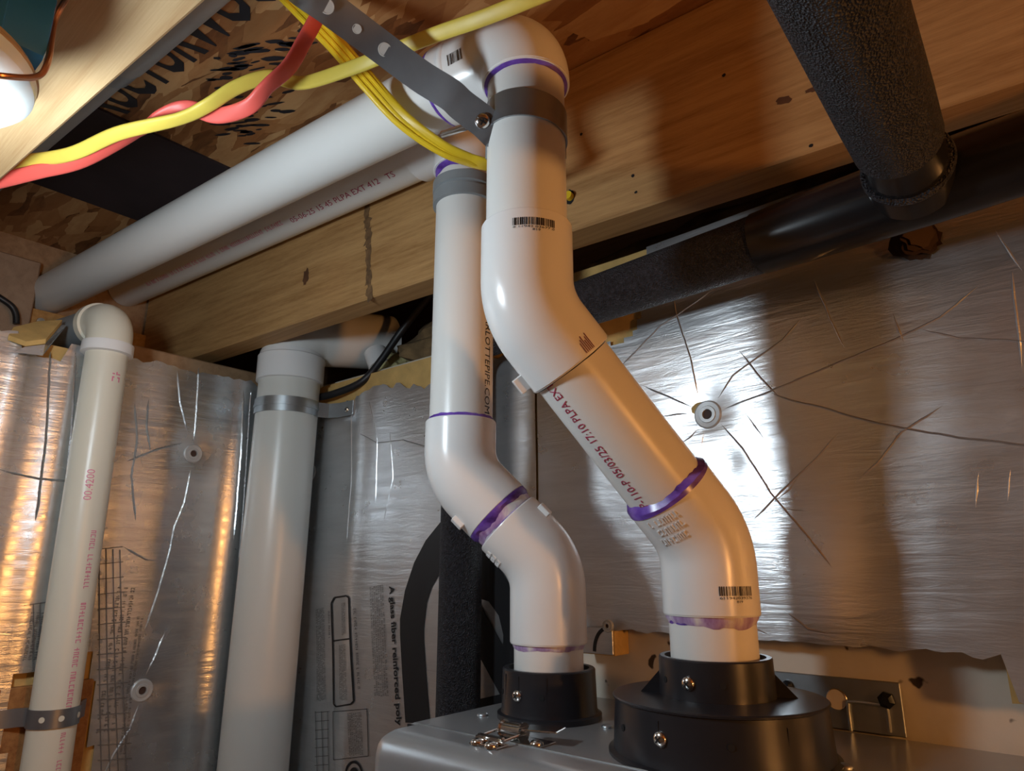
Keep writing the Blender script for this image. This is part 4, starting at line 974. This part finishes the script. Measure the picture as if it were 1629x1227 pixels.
yb = flat_cable('bright_yellow_cable', 'bright yellow ribbed flat cable sagging behind the strap to the vent pipe',
    [(425, -40, 0.585), (480, 15, 0.580), (535, 72, 0.578), (585, 130, 0.578), (640, 190, 0.580), (700, 234, 0.585), (745, 254, 0.592), (790, 268, 0.605), (850, 300, 0.70), (908, 314, 0.80)],
    [0, 0, 0, 0, 20, 40, 50, 55, 60, 60], M_YEL2, 0.0165, 0.0042)
P = [ray(x, y) * d for x, y, d in [(425, -40, 0.585), (480, 15, 0.580), (535, 72, 0.578), (585, 130, 0.578), (640, 190, 0.580), (700, 234, 0.585), (745, 254, 0.592), (775, 263, 0.600)]]
pth = smoothpath(P, 8)
for s in (-0.0045, 0.0, 0.0045):
    q = []
    for i, p in enumerate(pth):
        tg = (pth[min(len(pth) - 1, i + 1)] - pth[max(0, i - 1)]).normalized(); v = -p.normalized(); u = v.cross(tg).normalized(); e = max(0.3, 1 - max(0, i - 28) / 36)
        q.append(p + u * s * e + v * 0.0012)
    mk('wire_rib', *tube(q, 0.0019, 8), M_YEL2, yb)
flat_cable('yellow_cable_stub', 'yellow cable along the top edge of the pale joist above the lettering', [(255, 72, 0.66), (280, 52, 0.655), (310, 28, 0.65), (340, -4, 0.645), (380, -50, 0.64)], [0, 0, 0, 0, 0], M_YEL, 0.013, 0.006)
tag(mk('cable_end', *tube([onj(908, 314) - JY * 0.006, onj(908, 314) - JY * 0.0006], 0.0042, 16), M_YEL2), 'yellow cable end poking from the drilled hole in the joist', 'cable')

# ------------------------------------------------------------------ lamp at the upper left
LC = V((-0.443, 0.024, 0.262))
eb_ = thing('electrical_box', 'blue plastic electrical box nailed to the side of the pale joist', 'electrical box', LC + V((0, 0, 0.01)))
nb = mk('box_body', *box((-0.508, -0.032, 0.2715), (-0.400, 0.078, 0.3165), 0.005, 2), M_BLUE, eb_, 40)
for k in range(3): mk('box_rib', *box((-0.401, 0.0 + 0.026 * k, 0.275), (-0.3975, 0.004 + 0.026 * k, 0.313), 0.0005, 1), M_BLUE, nb, 0)
mk('box_nail', *tube([V((-0.398, 0.050, 0.305)), V((-0.386, 0.072, 0.309))], 0.0012, 8), M_STEEL, eb_)
lh = thing('lamp_holder', 'white porcelain lamp holder under the blue box at the upper left', 'lamp', LC)
hb = mk('holder_base', *lathe(LC + ZZ * 0.008, DN, [(0, 0.0590), (0.004, 0.0600), (0.010, 0.0595), (0.016, 0.054), (0.019, 0.045), (0.021, 0.034), (0.028, 0.028), (0.040, 0.025)], 56), M_PORC, lh)
mk('holder_shade_ring', *lathe(LC + ZZ * 0.0105, DN, [(0, 0.0585), (0.004, 0.0606), (0.0055, 0.0585)], 56), plain('tan_edge_shade', (0.50, 0.34, 0.18), 0.6), lh)  # tan ring: shading of the holder's edge painted as colour
sn = LC + V((0.030, 0.024, -0.0115))
screw_head('mounting_screw', sn, DN, 0.0046, lh, M_STEEL)
tag(mk('ground_wire', *tube(smoothpath([sn + V((0.004, -0.003, -0.002)), sn + V((0.020, 0.010, -0.006)), atz(58, 122, 0.256), atz(76, 98, 0.268), atz(82, 60, 0.29), atz(88, 30, 0.305), atz(104, 0, 0.3145), atz(125, -30, 0.3145)], 8), 0.00165, 10), M_COPPER), 'bare copper ground wire looping from the lamp holder past the blue box', 'wire')
def bulb(name, label, d, stem_top):
    c = V(d['loc']); R = 0.030
    m = emit('glow_' + name, d['col'], d['power'])
    t = thing(name, label, 'light bulb', c)
    prof = [(-R, 0.002), (-R * 0.94, R * 0.34), (-R * 0.7, R * 0.71), (-R * 0.34, R * 0.94), (0, R), (R * 0.4, R * 0.93), (R * 0.8, R * 0.70), (R * 1.2, R * 0.52), (R * 1.5, R * 0.45)]
    mk('glass_globe', *lathe(c, ZZ, prof, 32), m, t)
    mk('screw_cap', *tube([c + ZZ * R * 1.5, c + ZZ * (R * 1.5 + 0.022)], 0.0128, 24), M_STEEL, t)
    return t
bulb('light_bulb', 'lit cool white bulb under the porcelain holder just outside the view', COOL_BULB, None)
wbp = V(WARM_BULB['loc'])
bulb('work_bulb', 'lit warm orange bulb hanging in the room to the right', WARM_BULB, None)
pl = thing('pendant_socket', 'black socket and cord hanging the warm bulb from the ceiling', 'lamp', wbp + ZZ * 0.05)
mk('socket', *lathe(wbp + ZZ * 0.062, ZZ, [(0, 0.017), (0.03, 0.017), (0.04, 0.008)], 24), M_ADAPT, pl)
mk('cord', *tube([wbp + ZZ * 0.10, V((wbp.x, wbp.y, Z_OSB))], 0.003, 10), M_BLK, pl)
